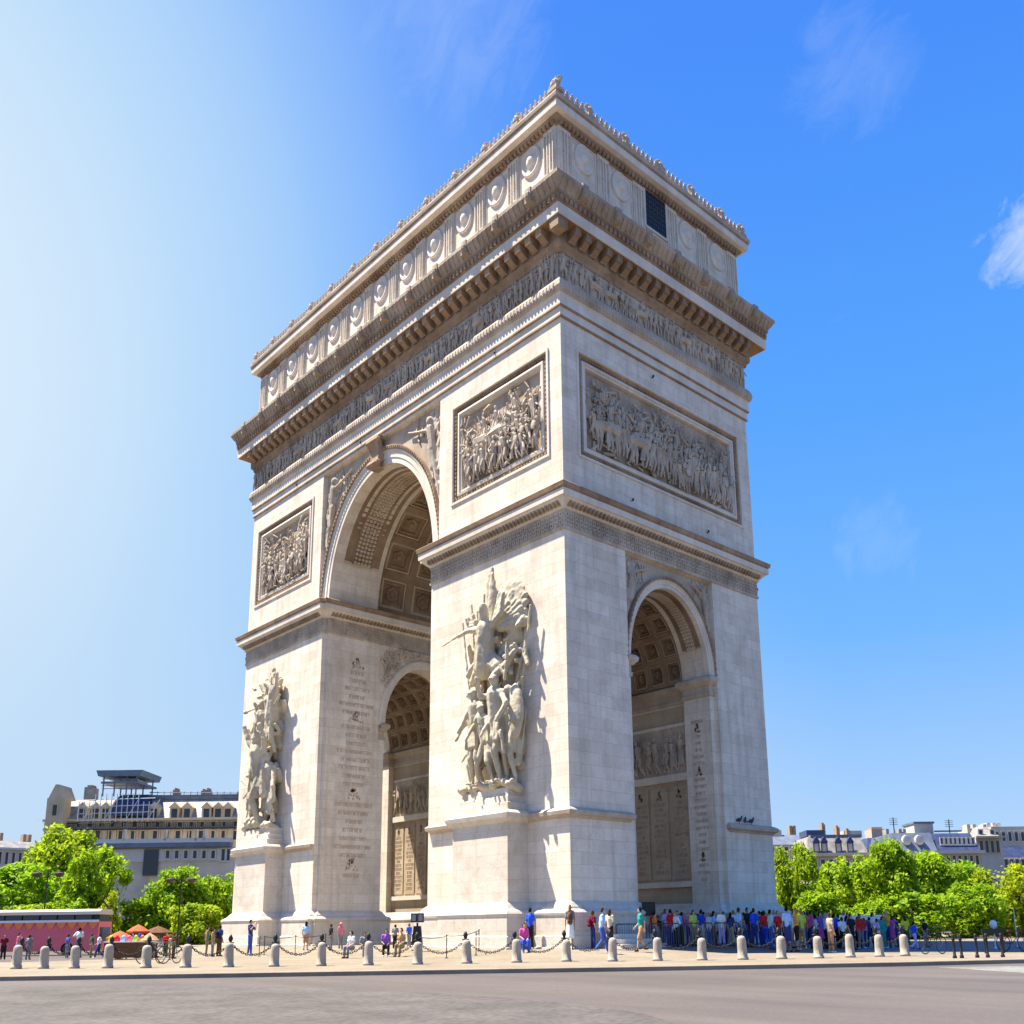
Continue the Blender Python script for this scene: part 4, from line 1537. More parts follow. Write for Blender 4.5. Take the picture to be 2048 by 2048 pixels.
def sculpture_left(par):
    fn = lambda x, o, z: (x + 22.41, -HY - o, z)
    rnd = random.Random(67)
    mb = MB(fn)
    c = mb.cap
    X0 = -38.3
    for k in range(12):
        c((X0 - 2.4 + k * 0.4, 0.4, 10.4), (X0 - 2.4 + k * 0.4, 1.2, 10.7 + rnd.uniform(0, 0.7)), 0.4, 0.35)
    for k in range(34):
        x, z = X0 + rnd.uniform(-1.9, 1.9), rnd.uniform(11.5, 22.5)
        c((x, 0.05, z), (x + rnd.uniform(-0.4, 0.4), 0.35, z + rnd.uniform(0.5, 1.4)), 0.42, 0.34)
    for u, z, h, o, ln, au in ((X0 - 1.9, 10.8, 5.2, 0.8, 0.05, False), (X0 - 0.9, 11.0, 6.6, 1.1, 0.0, False), (X0 + 0.35, 11.0, 8.3, 1.45, -0.03, True), (X0 + 1.5, 10.9, 6.4, 0.9, -0.08, False), (X0 - 0.6, 16.2, 6.2, 0.9, 0.05, True), (X0 + 1.0, 17.2, 6.4, 0.8, -0.1, True), (X0 - 1.5, 14.6, 5.4, 0.7, -0.05, True)):
        figure(mb, rnd, u, z, h, o, 1.15, 9, ln, au)
        s = h / 1.75
        for k in range(7):
            x = u + rnd.uniform(-0.28, 0.28) * s
            c((x * 0.5 + u * 0.5, o + 0.1, z + 0.7 * h), (x, o + 0.15, z + rnd.uniform(0.15, 0.42) * h), 0.05 * s, 0.075 * s)
    # horse head and neck high at the right, wings, trumpet arm at the left
    c((X0 + 1.2, 0.9, 20.4), (X0 + 1.5, 1.0, 23.0), 0.7, 0.5, 9)
    c((X0 + 1.5, 1.0, 23.0), (X0 + 0.7, 1.4, 23.6), 0.45, 0.28, 9)
    for k in range(12):
        a = R(25 + k * 10)
        L = 2.6 + 0.5 * math.sin(k * 1.3)
        c((X0 - 0.1, 0.5, 22.2), (X0 - 0.1 + L * 0.7 * math.cos(a), 0.4, 22.2 + L * math.sin(a)), 0.30, 0.2)
    c((X0 - 1.0, 0.9, 21.0), (X0 - 2.2, 0.9, 21.9), 0.26, 0.18, 8)
    c((X0 - 2.2, 0.9, 21.9), (X0 - 3.8, 1.0, 21.8), 0.12, 0.09)
    c((X0 - 3.8, 1.0, 21.8), (X0 - 4.1, 1.0, 21.8), 0.2, 0.2)
    for k in range(22):
        x, z = X0 + rnd.uniform(-2.0, 2.0), rnd.uniform(15, 23)
        c((x, 0.5, z), (x + rnd.uniform(-0.5, 0.5), 0.8 + rnd.uniform(0, 0.4), z + rnd.uniform(-1.2, 0.6)), 0.22, 0.17)
    for k in range(20):
        x, z = X0 + rnd.uniform(-2.2, 2.1), rnd.uniform(11, 23.5)
        an = rnd.uniform(0.4, 2.7)
        L = rnd.uniform(0.4, 1.4)
        o_ = rnd.uniform(0.6, 1.6)
        c((x, o_, z), (x + L * math.cos(an), o_ + 0.1, z + L * math.sin(an)), rnd.uniform(0.07, 0.17), rnd.uniform(0.05, 0.13))
    me = sculpt(mb, 0.065, 1, 0.10, 0.45)
    return link(me, 'sculpture_group', STATUE, par)


pd1 = group_pedestal(22.41 - 9.35, 22.41 - 3.80, piers[1])
pd2 = group_pedestal(22.41 - 41.0, 22.41 - 35.45, piers[-1])
g1 = sculpture_right(piers[1])
g1['label'] = 'high-relief group of warriors under a spread-winged figure'
g2 = sculpture_left(piers[-1])
g2['label'] = 'tall narrow high-relief group with raised arms and a trumpet'

# stone stair at the foot of the right face, beside the near pier
st = MB()
for k in range(3):
    st.box(0.5, 2.9 - k * 0.5, 1.2, 5.2, 0.48 + k * 0.28, 0.48 + (k + 1) * 0.28)
o = st.build('stone_steps', PLINTHST)
tag(o, 'short flight of pale stone steps at the near corner pier, right side', 'steps')

# ================================================================== KERBSIDE FURNITURE
ORD = ['first', 'second', 'third', 'fourth', 'fifth', 'sixth', 'seventh', 'eighth', 'ninth', 'tenth', 'eleventh', 'twelfth', 'thirteenth', 'fourteenth', 'fifteenth', 'sixteenth']


def ordinal(i, n):
    """place of item i of n, counted from the nearer end"""
    if i == 0:
        return 'leftmost'
    if i == n - 1:
        return 'rightmost'
    return ORD[i] + ' from left' if i < n / 2 else ORD[n - 1 - i] + ' from right'


BOLL = [30, 82, 140, 203, 275, 350, 431, 517, 606, 695, 788, 881, 975, 1069, 1156, 1241, 1325, 1402, 1475, 1545, 1605, 1660, 1708]
BOLL = [b * 2048 / 1932 for b in BOLL]
NB = len(BOLL)


def bdepth(u):
    return 46.6 - 1.5 * math.sin(math.pi * max(0, min(1, u / 1150))) if u < 1150 else 46.0 + 2.2 * max(0, (u - 1450) / 360) ** 2


mb = MB()
mb.lathe([(0.255, 0.0), (0.255, 0.10), (0.225, 0.12), (0.215, 0.5), (0.205, 0.86), (0.19, 0.97), (0.13, 1.05), (0.02, 1.08)], 14)
boll_me = mb.mesh('stone_bollard', True)
boll_me.materials.append(GRANITE)
mb = MB()
mb.lathe([(0.11, 0), (0.11, 0.12), (0.07, 0.16), (0.06, 1.02), (0.085, 1.04), (0.085, 1.10), (0.055, 1.13), (0.10, 1.22), (0.115, 1.30), (0.08, 1.40), (0.03, 1.48)], 10)
mb.box(-0.16, 0.16, -0.03, 0.03, 1.06, 1.12)
post_me = mb.mesh('chain_post', True)
post_me.materials.append(IRON)
posts = []
for i, u in enumerate(BOLL):
    d = bdepth(u)
    p = at(u, d)
    o = bpy.data.objects.new('stone_bollard', boll_me)
    COL.objects.link(o)
    o.location = p
    o.rotation_euler = (R(1.6 * math.sin(i * 2.1)), R(1.4 * math.cos(i * 3.7)), i * 1.3)
    o.scale = (1 + 0.04 * math.sin(i * 5.3), 1 + 0.04 * math.sin(i * 5.3), 1 + 0.04 * math.cos(i * 4.1))
    tag(o, 'pale rounded stone bollard along the kerb, %s in the row' % ordinal(i, NB), 'bollard', 'stone bollards along the kerb')
    du = 7 - 11 * min(1, i / 12)
    q = at(u + du, d + 0.85)
    o = bpy.data.objects.new('chain_post', post_me)
    COL.objects.link(o)
    o.location = q
    o.rotation_euler = (0, 0, VIEW_ROT)
    tag(o, 'thin black iron post with knob top behind the bollards, %s in its row' % ordinal(i, NB), 'post', 'iron chain posts behind the bollards')
    posts.append(q)
NC_ = NB - 1
for i in range(NC_):
    a = posts[i] + Vector((0, 0, 1.09))
    b = posts[i + 1] + Vector((0, 0, 1.09))
    L = (b - a).length
    sag = 0.30 * L ** 0.9 * 0.95
    mb = MB()
    nl = max(10, int(L * 1.25 / 0.13))
    pos = lambda t: a.lerp(b, t) - Vector((0, 0, 4 * sag * t * (1 - t))) - a
    for k in range(nl):
        p, q = pos(k / nl), pos((k + 1) / nl)
        d = (q - p)
        ext = d * 0.28
        dn = d.normalized()
        up = Vector((0, 0, 1)) if k % 2 else Vector((-dn.y, dn.x, 0)).normalized()
        up = (up - dn * up.dot(dn)).normalized()
        side = dn.cross(up)
        c = (p + q) / 2
        hl = d.length * 0.78
        rs = []
        for t in range(8):
            an = 2 * math.pi * t / 8
            ctr = c + dn * (hl * math.cos(an)) + up * (0.05 * math.sin(an))
            rad = (dn * math.cos(an) + up * math.sin(an))
            rs.append([tuple(ctr + (rad * math.cos(f) + side * math.sin(f)) * 0.020) for f in (0.8, 2.37, 3.94, 5.5)])
        mb.rings(rs, loop=True)
    o = mb.build('chain', IRON, None, True, a)
    tag(o, 'sagging black iron chain between two chain posts, %s of the chains' % ordinal(i, NC_), 'chain', 'chains hung between the iron posts')

# black iron bollards at the right end of the pavement
mb = MB()
mb.lathe([(0.095, 0), (0.095, 0.10), (0.065, 0.14), (0.06, 0.80), (0.08, 0.83), (0.08, 0.88), (0.05, 0.93), (0.08, 1.0), (0.05, 1.07), (0.01, 1.09)], 10)
ib_me = mb.mesh('iron_bollard', True)
ib_me.materials.append(IRON)
for i, u in enumerate((1910, 1924, 1955, 1976, 2006)):
    o = bpy.data.objects.new('iron_bollard', ib_me)
    COL.objects.link(o)
    o.location = at(u, 44.4 + 0.15 * i)
    tag(o, 'slim black iron bollard at the right end of the pavement, %s of five' % ordinal(i, 5), 'bollard', 'black iron bollards at the right')


# ---- steel crowd barriers
def barrier(u0, u1, d, label):
    a, b = at(u0, d, 0.48), at(u1, d, 0.48)
    L = (b - a).length
    t = empty('crowd_barrier', a, math.atan2(b.y - a.y, b.x - a.x))
    tag(t, label, 'barrier', 'crowd barriers in front of the queue')
    steel = plain('galvanised_steel', (0.16, 0.17, 0.19), 0.4, 0.6)
    mb = MB()
    mb.tube([(0.04, 0, 0.16), (0.04, 0, 1.32), (0.12, 0, 1.42), (L - 0.12, 0, 1.42), (L - 0.04, 0, 1.32), (L - 0.04, 0, 0.16), (0.04, 0, 0.16)], 0.035)
    mb.build('frame', plain('dark_barrier_rail', (0.05, 0.045, 0.06), 0.5), t)
    mb = MB()
    n = int(L / 0.13)
    for k in range(1, n):
        mb.bar((L * k / n, 0, 0.17), (L * k / n, 0, 1.40), 0.014, 5)
    mb.build('bars', steel, t)
    for x in (0.35, L - 0.35):
        mb = MB()
        mb.tube([(x, -0.32, 0.0), (x, -0.25, 0.05), (x, 0, 0.17), (x, 0.25, 0.05), (x, 0.32, 0.0)], 0.03)
        mb.build('foot', steel, t)


for i, (u0, u1) in enumerate(((1232, 1296), (1298, 1362), (1364, 1428), (1430, 1482))):
    barrier(u0, u1, 58.2 + 0.25 * i, 'grey steel crowd barrier before the queue, %s of four panels' % ordinal(i, 4))


# ---- rope rails in front of the bases
def rope_rail(label, pts, d):
    P3 = [at(u, dd, 0.18) for u, dd in pts]
    P3 = [Vector((p.x, p.y, ground(p.x, p.y))) for p in P3]
    t = empty('rope_rail', P3[0])
    tag(t, label, 'rail')
    for p in P3:
        mb = MB()
        mb.lathe([(0.10, 0), (0.10, 0.03), (0.025, 0.05), (0.025, 1.20), (0.045, 1.24), (0.01, 1.28)], 8)
        mb.build('post', IRON, t, False, p - P3[0])
    for a, b in zip(P3[:-1], P3[1:]):
        mb = MB()
        q = [a.lerp(b, k / 10) - P3[0] + Vector((0, 0, 1.2 - 0.5 * (k / 10) * (1 - k / 10))) for k in range(11)]
        mb.tube(q, 0.022, 5)
        mb.build('rope', IRON, t)


rope_rail('thin dark rope rail on posts before the near pier base', [(830, 56), (893, 53.6), (958, 57.0), (952, 54.4)], 0)
rope_rail('thin dark rope rail on posts before the far left pier', [(518, 62), (528, 66.0), (590, 66), (650, 66)], 0)

# ---- floodlight mast at the foot of the near pier
t = empty('floodlight_stand', at(834, 60.0, 0.45))
tag(t, 'black stand with two square floodlights at the left foot of the near pier', 'floodlight')
mb = MB()
mb.lathe([(0.35, 0), (0.35, 0.06), (0.10, 0.12), (0.07, 1.2), (0.06, 1.7)], 10)
mb.build('stand', IRON, t)
mb = MB()
mb.taper(-0.34, 0.34, -0.25, 0.25, 0.35, 1.5, 0.12, 0.1)
mb.build('ballast_box', plain('black_box_paint', (0.02, 0.02, 0.022), 0.5), t)
for x in (-0.21, 0.21):
    mb = MB()
    mb.box(x - 0.19, x + 0.19, -0.18, 0.14, 1.72, 2.28)
    l_ = mb.build('lamp_housing', IRON, t)
    mb = MB()
    mb.box(x - 0.13, x + 0.13, -0.20, -0.175, 1.80, 2.20)
    mb.build('lens', plain('lamp_glass', (0.25, 0.25, 0.24), 0.15), l_)
t.rotation_euler = (0, 0, VIEW_ROT)

# ---- dark notice board above the queue
t = empty('notice_board', at(1300, 60.5, 0.48), VIEW_ROT)
tag(t, 'black notice board on two legs standing over the queue, below the side arch', 'board')
mb = MB()
mb.box(-0.38, 0.38, -0.04, 0.04, 1.95, 2.72)
mb.build('panel', plain('board_black', (0.012, 0.016, 0.014), 0.4), t)
mb = MB()
for a in ((-0.42, -0.38, 1.9, 2.76), (0.38, 0.42, 1.9, 2.76)):
    mb.box(a[0], a[1], -0.06, 0.06, a[2], a[3])
mb.box(-0.38, 0.38, -0.06, 0.06, 2.72, 2.76)
mb.box(-0.38, 0.38, -0.06, 0.06, 1.91, 1.95)
mb.build('frame', IRON, t)
for x in (-0.3, 0.3):
    mb = MB()
    mb.bar((x, 0, 0), (x, 0, 1.93), 0.035)
    mb.build('leg', IRON, t)


# ---- lamps
def globe_lamp():
    t = empty('globe_lamp', at(1992, 58))
    tag(t, 'short white lamp post with a white globe, under the trees at right', 'lamp')
    mb = MB()
    mb.lathe([(0.09, 0), (0.09, 0.08), (0.04, 0.12), (0.035, 1.12), (0.08, 1.16), (0.08, 1.2)], 8)
    mb.build('post', plain('white_paint', (0.72, 0.72, 0.72), 0.5), t)
    mb = MB()
    mb.ell((0, 0, 1.42), 0.22, 0.22, 0.26, 14, 8)
    mb.build('globe', plain('opal_glass', (0.75, 0.77, 0.8), 0.25), t, True)


globe_lamp()


def arm_lamp(u, d, vtop, label):
    p = at(u, d, 0.0)
    z = pt(u, vtop, d).z
    t = empty('street_lamp', p, VIEW_ROT)
    tag(t, label, 'street lamp', 'dark street lamps among the left trees')
    k = plain('dark_green_iron', (0.03, 0.028, 0.022), 0.5)
    mb = MB()
    mb.lathe([(0.24, 0), (0.24, 0.5), (0.16, 0.6), (0.12, 1.2), (0.08, 1.3), (0.06, z - 0.3), (0.10, z - 0.2), (0.02, z + 0.35)], 8)
    mb.build('post', k, t)
    for sg in (-1, 1):
        mb = MB()
        mb.tube([(0, 0, z - 0.4), (sg * 0.4, 0, z - 0.05), (sg * 0.8, 0, z + 0.1), (sg * 1.0, 0, z)], 0.04)
        a = mb.build('arm', k, t)
        mb = MB()
        mb.lathe([(0.05, z + 0.10), (0.42, z - 0.02), (0.45, z - 0.10), (0.20, z - 0.36), (0.03, z - 0.40)], 10, sg * 1.0, 0)
        mb.build('lantern', plain('lantern_brown', (0.06, 0.04, 0.03), 0.4), a)


arm_lamp(80, 84, 1744, 'dark two-armed street lamp before the big tree at far left')
arm_lamp(353, 86, 1756, 'dark two-armed street lamp before the trees beside the left pier')
t = empty('flag_pole', at(2036, 60))
tag(t, 'slim white pole standing before the trees at the right edge', 'pole')
mb = MB()
mb.lathe([(0.08, 0), (0.08, 0.1), (0.035, 0.14), (0.03, 2.3), (0.05, 2.33), (0.0, 2.38)], 8)
mb.build('shaft', plain('white_paint', (0.72, 0.72, 0.72), 0.5), t)
mb = MB()
mb.box(-0.14, 0.14, -0.14, 0.14, 0, 0.03)
mb.build('foot_plate', IRON, t)

# rail beside the black bollards
a, b = at(1968, 50), at(2012, 50.3)
t = empty('low_rail', a, math.atan2(b.y - a.y, b.x - a.x))
tag(t, 'low black rail behind the iron bollards beside the globe lamp', 'rail')
L = (b - a).length
mb = MB()
mb.box(0, L, -0.05, 0.05, 0.98, 1.24)
mb.build('top_rail', IRON, t)
for x in (0.1, L - 0.1):
    mb = MB()
    mb.bar((x, 0, 0), (x, 0, 1.0), 0.05)
    mb.build('leg', IRON, t)


# ---- bicycles parked at the right
def bicycle(u, d, rz, colour, label):
    t = empty('bicycle', at(u, d), rz)
    tag(t, label, 'bicycle', 'bicycles parked on the plaza')
    t.scale = (1, 1, 1.34)
    rub = plain('tyre_rubber', (0.015, 0.015, 0.016), 0.8)
    for x in (-0.52, 0.52):
        mb = MB()
        rs = []
        for k in range(20):
            an = 2 * math.pi * k / 20
            rs.append([(x + (0.33 + 0.022 * math.cos(f)) * math.cos(an), 0.022 * math.sin(f), 0.35 + (0.33 + 0.022 * math.cos(f)) * math.sin(an)) for f in (0, 1.57, 3.14, 4.71)])
        mb.rings(rs, loop=True)
        w_ = mb.build('wheel', rub, t)
        mb = MB()
        for k in range(8):
            an = math.pi * 2 * k / 8
            mb.bar((x, 0, 0.35), (x + 0.32 * math.cos(an), 0, 0.35 + 0.32 * math.sin(an)), 0.004, 4)
        mb.build('spokes', plain('galvanised_steel', (0.16, 0.17, 0.19), 0.4, 0.6), w_)
    mb = MB()
    for p, q in (((-0.52, 0, 0.35), (-0.08, 0, 0.33)), ((-0.08, 0, 0.33), (-0.2, 0, 0.85)), ((-0.52, 0, 0.35), (-0.18, 0, 0.78)), ((-0.08, 0, 0.33), (0.36, 0, 0.80)), ((-0.18, 0, 0.78), (0.36, 0, 0.82)), ((0.34, 0, 0.95), (0.52, 0, 0.35))):
        mb.bar(p, q, 0.02)
    mb.build('frame', plain('bike_' + colour, CLR[colour], 0.35), t)
    mb = MB()
    mb.tube([(0.30, -0.28, 1.0), (0.36, -0.1, 1.02), (0.36, 0.1, 1.02), (0.30, 0.28, 1.0)], 0.016)
    mb.build('handlebar', IRON, t)
    mb = MB()
    mb.ell((-0.22, 0, 0.90), 0.14, 0.08, 0.035)
    mb.build('saddle', rub, t)


CLR = {
    'white': (0.78, 0.78, 0.76), 'cream': (0.62, 0.54, 0.40), 'beige': (0.46, 0.36, 0.26), 'grey': (0.22, 0.22, 0.23), 'black': (0.02, 0.02, 0.024),
    'navy': (0.035, 0.05, 0.19), 'blue': (0.03, 0.10, 0.70), 'sky blue': (0.32, 0.55, 0.90), 'teal': (0.03, 0.32, 0.28), 'mint': (0.45, 0.70, 0.62),
    'red': (0.75, 0.03, 0.03), 'maroon': (0.16, 0.012, 0.03), 'pink': (0.70, 0.20, 0.26), 'magenta': (0.68, 0.08, 0.32), 'purple': (0.26, 0.10, 0.46),
    'lilac': (0.52, 0.45, 0.82), 'orange': (0.80, 0.24, 0.05), 'amber': (0.85, 0.45, 0.04), 'yellow': (0.75, 0.62, 0.06), 'lime': (0.50, 0.66, 0.10),
    'green': (0.03, 0.14, 0.05), 'brown': (0.12, 0.06, 0.03), 'khaki': (0.26, 0.20, 0.11), 'denim': (0.06, 0.11, 0.40), 'tan': (0.42, 0.26, 0.14), 'rust': (0.42, 0.10, 0.04),
}
bicycle(1868, 50, VIEW_ROT + 0.3, 'black', 'black-framed bicycle parked left of the black iron bollards')
bicycle(2030, 52, VIEW_ROT - 0.5, 'maroon', 'dark red bicycle parked at the right edge under the trees')

bicycle(305, 50.5, VIEW_ROT + 0.25, 'grey', 'grey bicycle parked between the fifth and sixth bollards from left')
bicycle(336, 51.2, VIEW_ROT - 0.3, 'green', 'dark green bicycle parked left of the sixth bollard from left')

# ================================================================== PEOPLE
POSES = {
    'standing': dict(k=((0.10, 0.0, 0.50), (-0.10, -0.01, 0.50)), a=((0.12, 0.02, 0.08), (-0.12, 0.0, 0.08)), e=((0.25, 0.03, 1.13), (-0.25, 0.03, 1.13)), w=((0.25, -0.07, 0.88), (-0.25, -0.05, 0.88)), t=0),
    'walking': dict(k=((0.09, -0.19, 0.53), (-0.09, -0.03, 0.49)), a=((0.09, -0.27, 0.10), (-0.09, 0.34, 0.17)), e=((0.25, 0.14, 1.15), (-0.25, -0.06, 1.13)), w=((0.24, 0.12, 0.90), (-0.21, -0.27, 0.97)), t=-0.04),
    'photographing': dict(k=((0.10, 0.0, 0.50), (-0.12, -0.02, 0.50)), a=((0.13, 0.0, 0.08), (-0.15, 0.02, 0.08)), e=((0.24, -0.20, 1.24), (-0.24, -0.20, 1.24)), w=((0.08, -0.36, 1.50), (-0.08, -0.36, 1.50)), t=0.02),
    'hand on hip': dict(k=((0.11, 0.0, 0.50), (-0.12, -0.04, 0.50)), a=((0.14, 0.0, 0.08), (-0.15, 0.0, 0.08)), e=((0.39, 0.06, 1.17), (-0.25, 0.02, 1.13)), w=((0.18, -0.06, 1.0), (-0.24, -0.10, 0.88)), t=0),
    'holding a strap': dict(k=((0.10, -0.02, 0.50), (-0.10, 0.0, 0.50)), a=((0.12, 0.0, 0.08), (-0.12, 0.05, 0.08)), e=((0.26, -0.03, 1.14), (-0.25, 0.03, 1.13)), w=((0.11, -0.17, 1.33), (-0.25, -0.06, 0.88)), t=0.0),
    'sitting': dict(k=((0.14, -0.42, 0.52), (-0.14, -0.42, 0.52)), a=((0.13, -0.44, 0.08), (-0.15, -0.42, 0.08)), e=((0.25, -0.05, 0.72), (-0.25, -0.05, 0.72)), w=((0.12, -0.30, 0.60), (-0.12, -0.30, 0.60)), t=-0.05, drop=0.43),
}
PM = {}


def person_mesh(kind, pose):
    if (kind, pose) in PM:
        return PM[(kind, pose)]
    q = POSES[pose]
    dz = q.get('drop', 0.0)
    tl = q['t']
    mb = MB()
    c = mb.cap
    Z = lambda z: z - dz
    sh = [(s * 0.175, tl, Z(1.42)) for s in (1, -1)]
    hp = [(s * 0.09, 0.0, Z(0.92)) for s in (1, -1)]
    g = {'body': 0.0, 'tee': 0.022, 'jacket': 0.034, 'trousers': 0.026, 'shorts': 0.034, 'skirt': 0.03}.get(kind, 0)
    torso = lambda: (c((0, 0.0, Z(0.94)), (0, tl * 0.5, Z(1.12)), 0.135 + g, 0.13 + g, 10), c((0, tl * 0.5, Z(1.12)), (0, tl, Z(1.34)), 0.13 + g, 0.145 + g, 10),
                     c(sh[0], sh[1], 0.075 + g * 0.7, 0.075 + g * 0.7, 10), c((-0.07, tl, Z(1.28)), (0.07, tl, Z(1.28)), 0.12 + g, 0.12 + g, 10))
    vox = 0.02
    if kind == 'body':
        torso()
        c((0, tl, Z(1.42)), (0, tl - 0.01, Z(1.54)), 0.058, 0.052, 9)
        hy = tl - 0.015
        mb.ell((0, hy, Z(1.635)), 0.076, 0.096, 0.118, 12, 9)
        c((0, hy - 0.07, Z(1.58)), (0, hy - 0.06, Z(1.56)), 0.045, 0.035, 8)          # jaw
        c((0, hy - 0.088, Z(1.66)), (0, hy - 0.112, Z(1.622)), 0.012, 0.018, 6)      # nose
        for s in (-1, 1):
            c((s * 0.076, hy + 0.01, Z(1.65)), (s * 0.078, hy + 0.012, Z(1.61)), 0.02, 0.014, 6)   # ear
            c((s * 0.03, hy - 0.082, Z(1.672)), (s * 0.045, hy - 0.078, Z(1.672)), 0.014, 0.012, 6)  # brow
        for i, s in enumerate((1, -1)):
            c(hp[i], q['k'][i], 0.085, 0.062, 9)
            c(q['k'][i], q['a'][i], 0.062, 0.042, 9)
            a = q['a'][i]
            c((a[0], a[1] + 0.03, a[2] - 0.035), (a[0] + s * 0.02, a[1] - 0.15, a[2] - 0.05), 0.042, 0.034, 8)
            c(sh[i], q['e'][i], 0.056, 0.043, 8)
            c(q['e'][i], q['w'][i], 0.042, 0.030, 8)
            e, w_ = Vector(q['e'][i]), Vector(q['w'][i])
            d = (w_ - e).normalized()
            sd = Vector((0, 1, 0)) - d * d.y
            sd = sd.normalized() if sd.length > 0.1 else Vector((1, 0, 0))
            nrm = d.cross(sd)
            palm = w_ + d * 0.055
            c(w_ + d * 0.02 - sd * 0.02, palm + d * 0.02 + sd * 0.0 - sd * 0.02, 0.026, 0.026, 7)
            c(w_ + d * 0.02 + sd * 0.02, palm + d * 0.02 + sd * 0.02, 0.026, 0.026, 7)
            for f, fl in enumerate((0.062, 0.075, 0.070, 0.052)):
                b0 = palm + d * 0.03 + sd * (0.036 - 0.024 * f)
                b1 = b0 + d * fl * 0.55 + nrm * 0.008 * s
                b2 = b1 + d * fl * 0.45 + nrm * 0.024 * s
                c(b0, b1, 0.0125, 0.0115, 6)
                c(b1, b2, 0.0115, 0.0105, 6)
            th = w_ + d * 0.03 + sd * 0.035
            c(th, th + sd * 0.032 + d * 0.03, 0.014, 0.0125, 6)
            c(th + sd * 0.032 + d * 0.03, th + sd * 0.036 + d * 0.062, 0.0125, 0.011, 6)
        vox = 0.0155
    elif kind in ('tee', 'jacket'):
        torso()
        for i in (0, 1):
            e = Vector(q['e'][i])
            s = Vector(sh[i])
            if kind == 'tee':
                c(s, s.lerp(e, 0.62), 0.056 + g, 0.058 + g, 8)
            else:
                c(s, e, 0.056 + g, 0.043 + g, 8)
                c(e, e.lerp(Vector(q['w'][i]), 0.9), 0.043 + g, 0.036 + g * 0.8, 8)
    elif kind in ('trousers', 'shorts'):
        c((-0.05, 0, Z(0.93)), (0.05, 0, Z(0.93)), 0.125 + g, 0.125 + g, 10)
        for i in (0, 1):
            c(hp[i], q['k'][i], 0.085 + g, 0.062 + g, 9)
            if kind == 'trousers':
                k_, a_ = Vector(q['k'][i]), Vector(q['a'][i])
                c(k_, k_.lerp(a_, 0.96), 0.062 + g, 0.046 + g, 9)
    elif kind == 'skirt':
        mb.lathe([(0.15, Z(1.02)), (0.19, Z(0.90)), (0.22, Z(0.70)), (0.26, Z(0.46)), (0.20, Z(0.45))], 18, 0, 0, 1.0, 0.85)
        for i in (0, 1):
            c(hp[i], Vector(hp[i]).lerp(Vector(q['k'][i]), 0.9), 0.12, 0.13, 9)
    elif kind in ('short hair', 'long hair'):
        hy = tl - 0.015
        mb.ell((0, hy + 0.014, Z(1.662)), 0.088, 0.104, 0.108, 12, 8)
        c((-0.03, hy + 0.04, Z(1.62)), (0.03, hy + 0.04, Z(1.62)), 0.075, 0.075, 8)
        if kind == 'long hair':
            c((-0.03, hy + 0.065, Z(1.6)), (-0.04, hy + 0.085, Z(1.42)), 0.065, 0.05, 8)
            c((0.03, hy + 0.065, Z(1.6)), (0.04, hy + 0.085, Z(1.42)), 0.065, 0.05, 8)
    elif kind == 'sun hat':
        hy = tl - 0.015
        mb.lathe([(0.01, Z(1.79)), (0.07, Z(1.785)), (0.10, Z(1.74)), (0.108, Z(1.69)), (0.21, Z(1.665)), (0.21, Z(1.655)), (0.09, Z(1.66))], 18, 0, hy)
    elif kind == 'backpack':
        mb.ell((0, tl + 0.235, Z(1.22)), 0.15, 0.11, 0.23, 12, 8)
        c((-0.08, tl + 0.3, Z(1.1)), (0.08, tl + 0.3, Z(1.1)), 0.06, 0.06, 8)
        for s in (-1, 1):
            mb.tube([(s * 0.10, tl + 0.16, Z(1.44)), (s * 0.11, tl, Z(1.53)), (s * 0.115, tl - 0.15, Z(1.42)), (s * 0.12, tl - 0.16, Z(1.22)), (s * 0.14, tl + 0.02, Z(1.08)), (s * 0.1, tl + 0.2, Z(1.06))], 0.022, 6)
        vox = 0.018
    elif kind == 'shoes':
        for i, s in enumerate((1, -1)):
            a = q['a'][i]
            c((a[0], a[1] + 0.035, a[2] - 0.035), (a[0] + s * 0.02, a[1] - 0.16, a[2] - 0.048), 0.05, 0.042, 8)
    if kind in ('sun hat',):
        me = mb.mesh(kind, True)
    else:
        me = evaluated(mb.mesh(kind), [('REMESH', dict(mode='VOXEL', voxel_size=vox, use_smooth_shade=True)), ('SMOOTH', dict(factor=0.5, iterations=1 if kind == 'body' else 2))])
    me.name = kind
    if kind == 'shoes' or kind == 'body':
        zs = min(v.co.z for v in me.vertices)
    me.materials.clear()
    me.materials.append(None)
    PM[(kind, pose)] = me
    return me


def cloth(name, c):
    return plain('cloth_' + name, c, 0.85, var=0.18, scale=6.0, spec=0.15)


SKIN = [plain('skin_light', (0.55, 0.33, 0.23), 0.6), plain('skin_tan', (0.38, 0.21, 0.13), 0.6), plain('skin_dark', (0.14, 0.07, 0.045), 0.6)]
HAIR = {'black': (0.008, 0.007, 0.007), 'brown': (0.05, 0.025, 0.012), 'fair': (0.30, 0.19, 0.08), 'grey': (0.3, 0.29, 0.28)}


def dress_part(name, kind, pose, mat, root):
    o = bpy.data.objects.new(name, person_mesh(kind, pose))
    COL.objects.link(o)
    o.parent = root
    o.material_slots[0].link = 'OBJECT'
    o.material_slots[0].material = mat
    return o


LABELS = set()
NPEOPLE = [0]


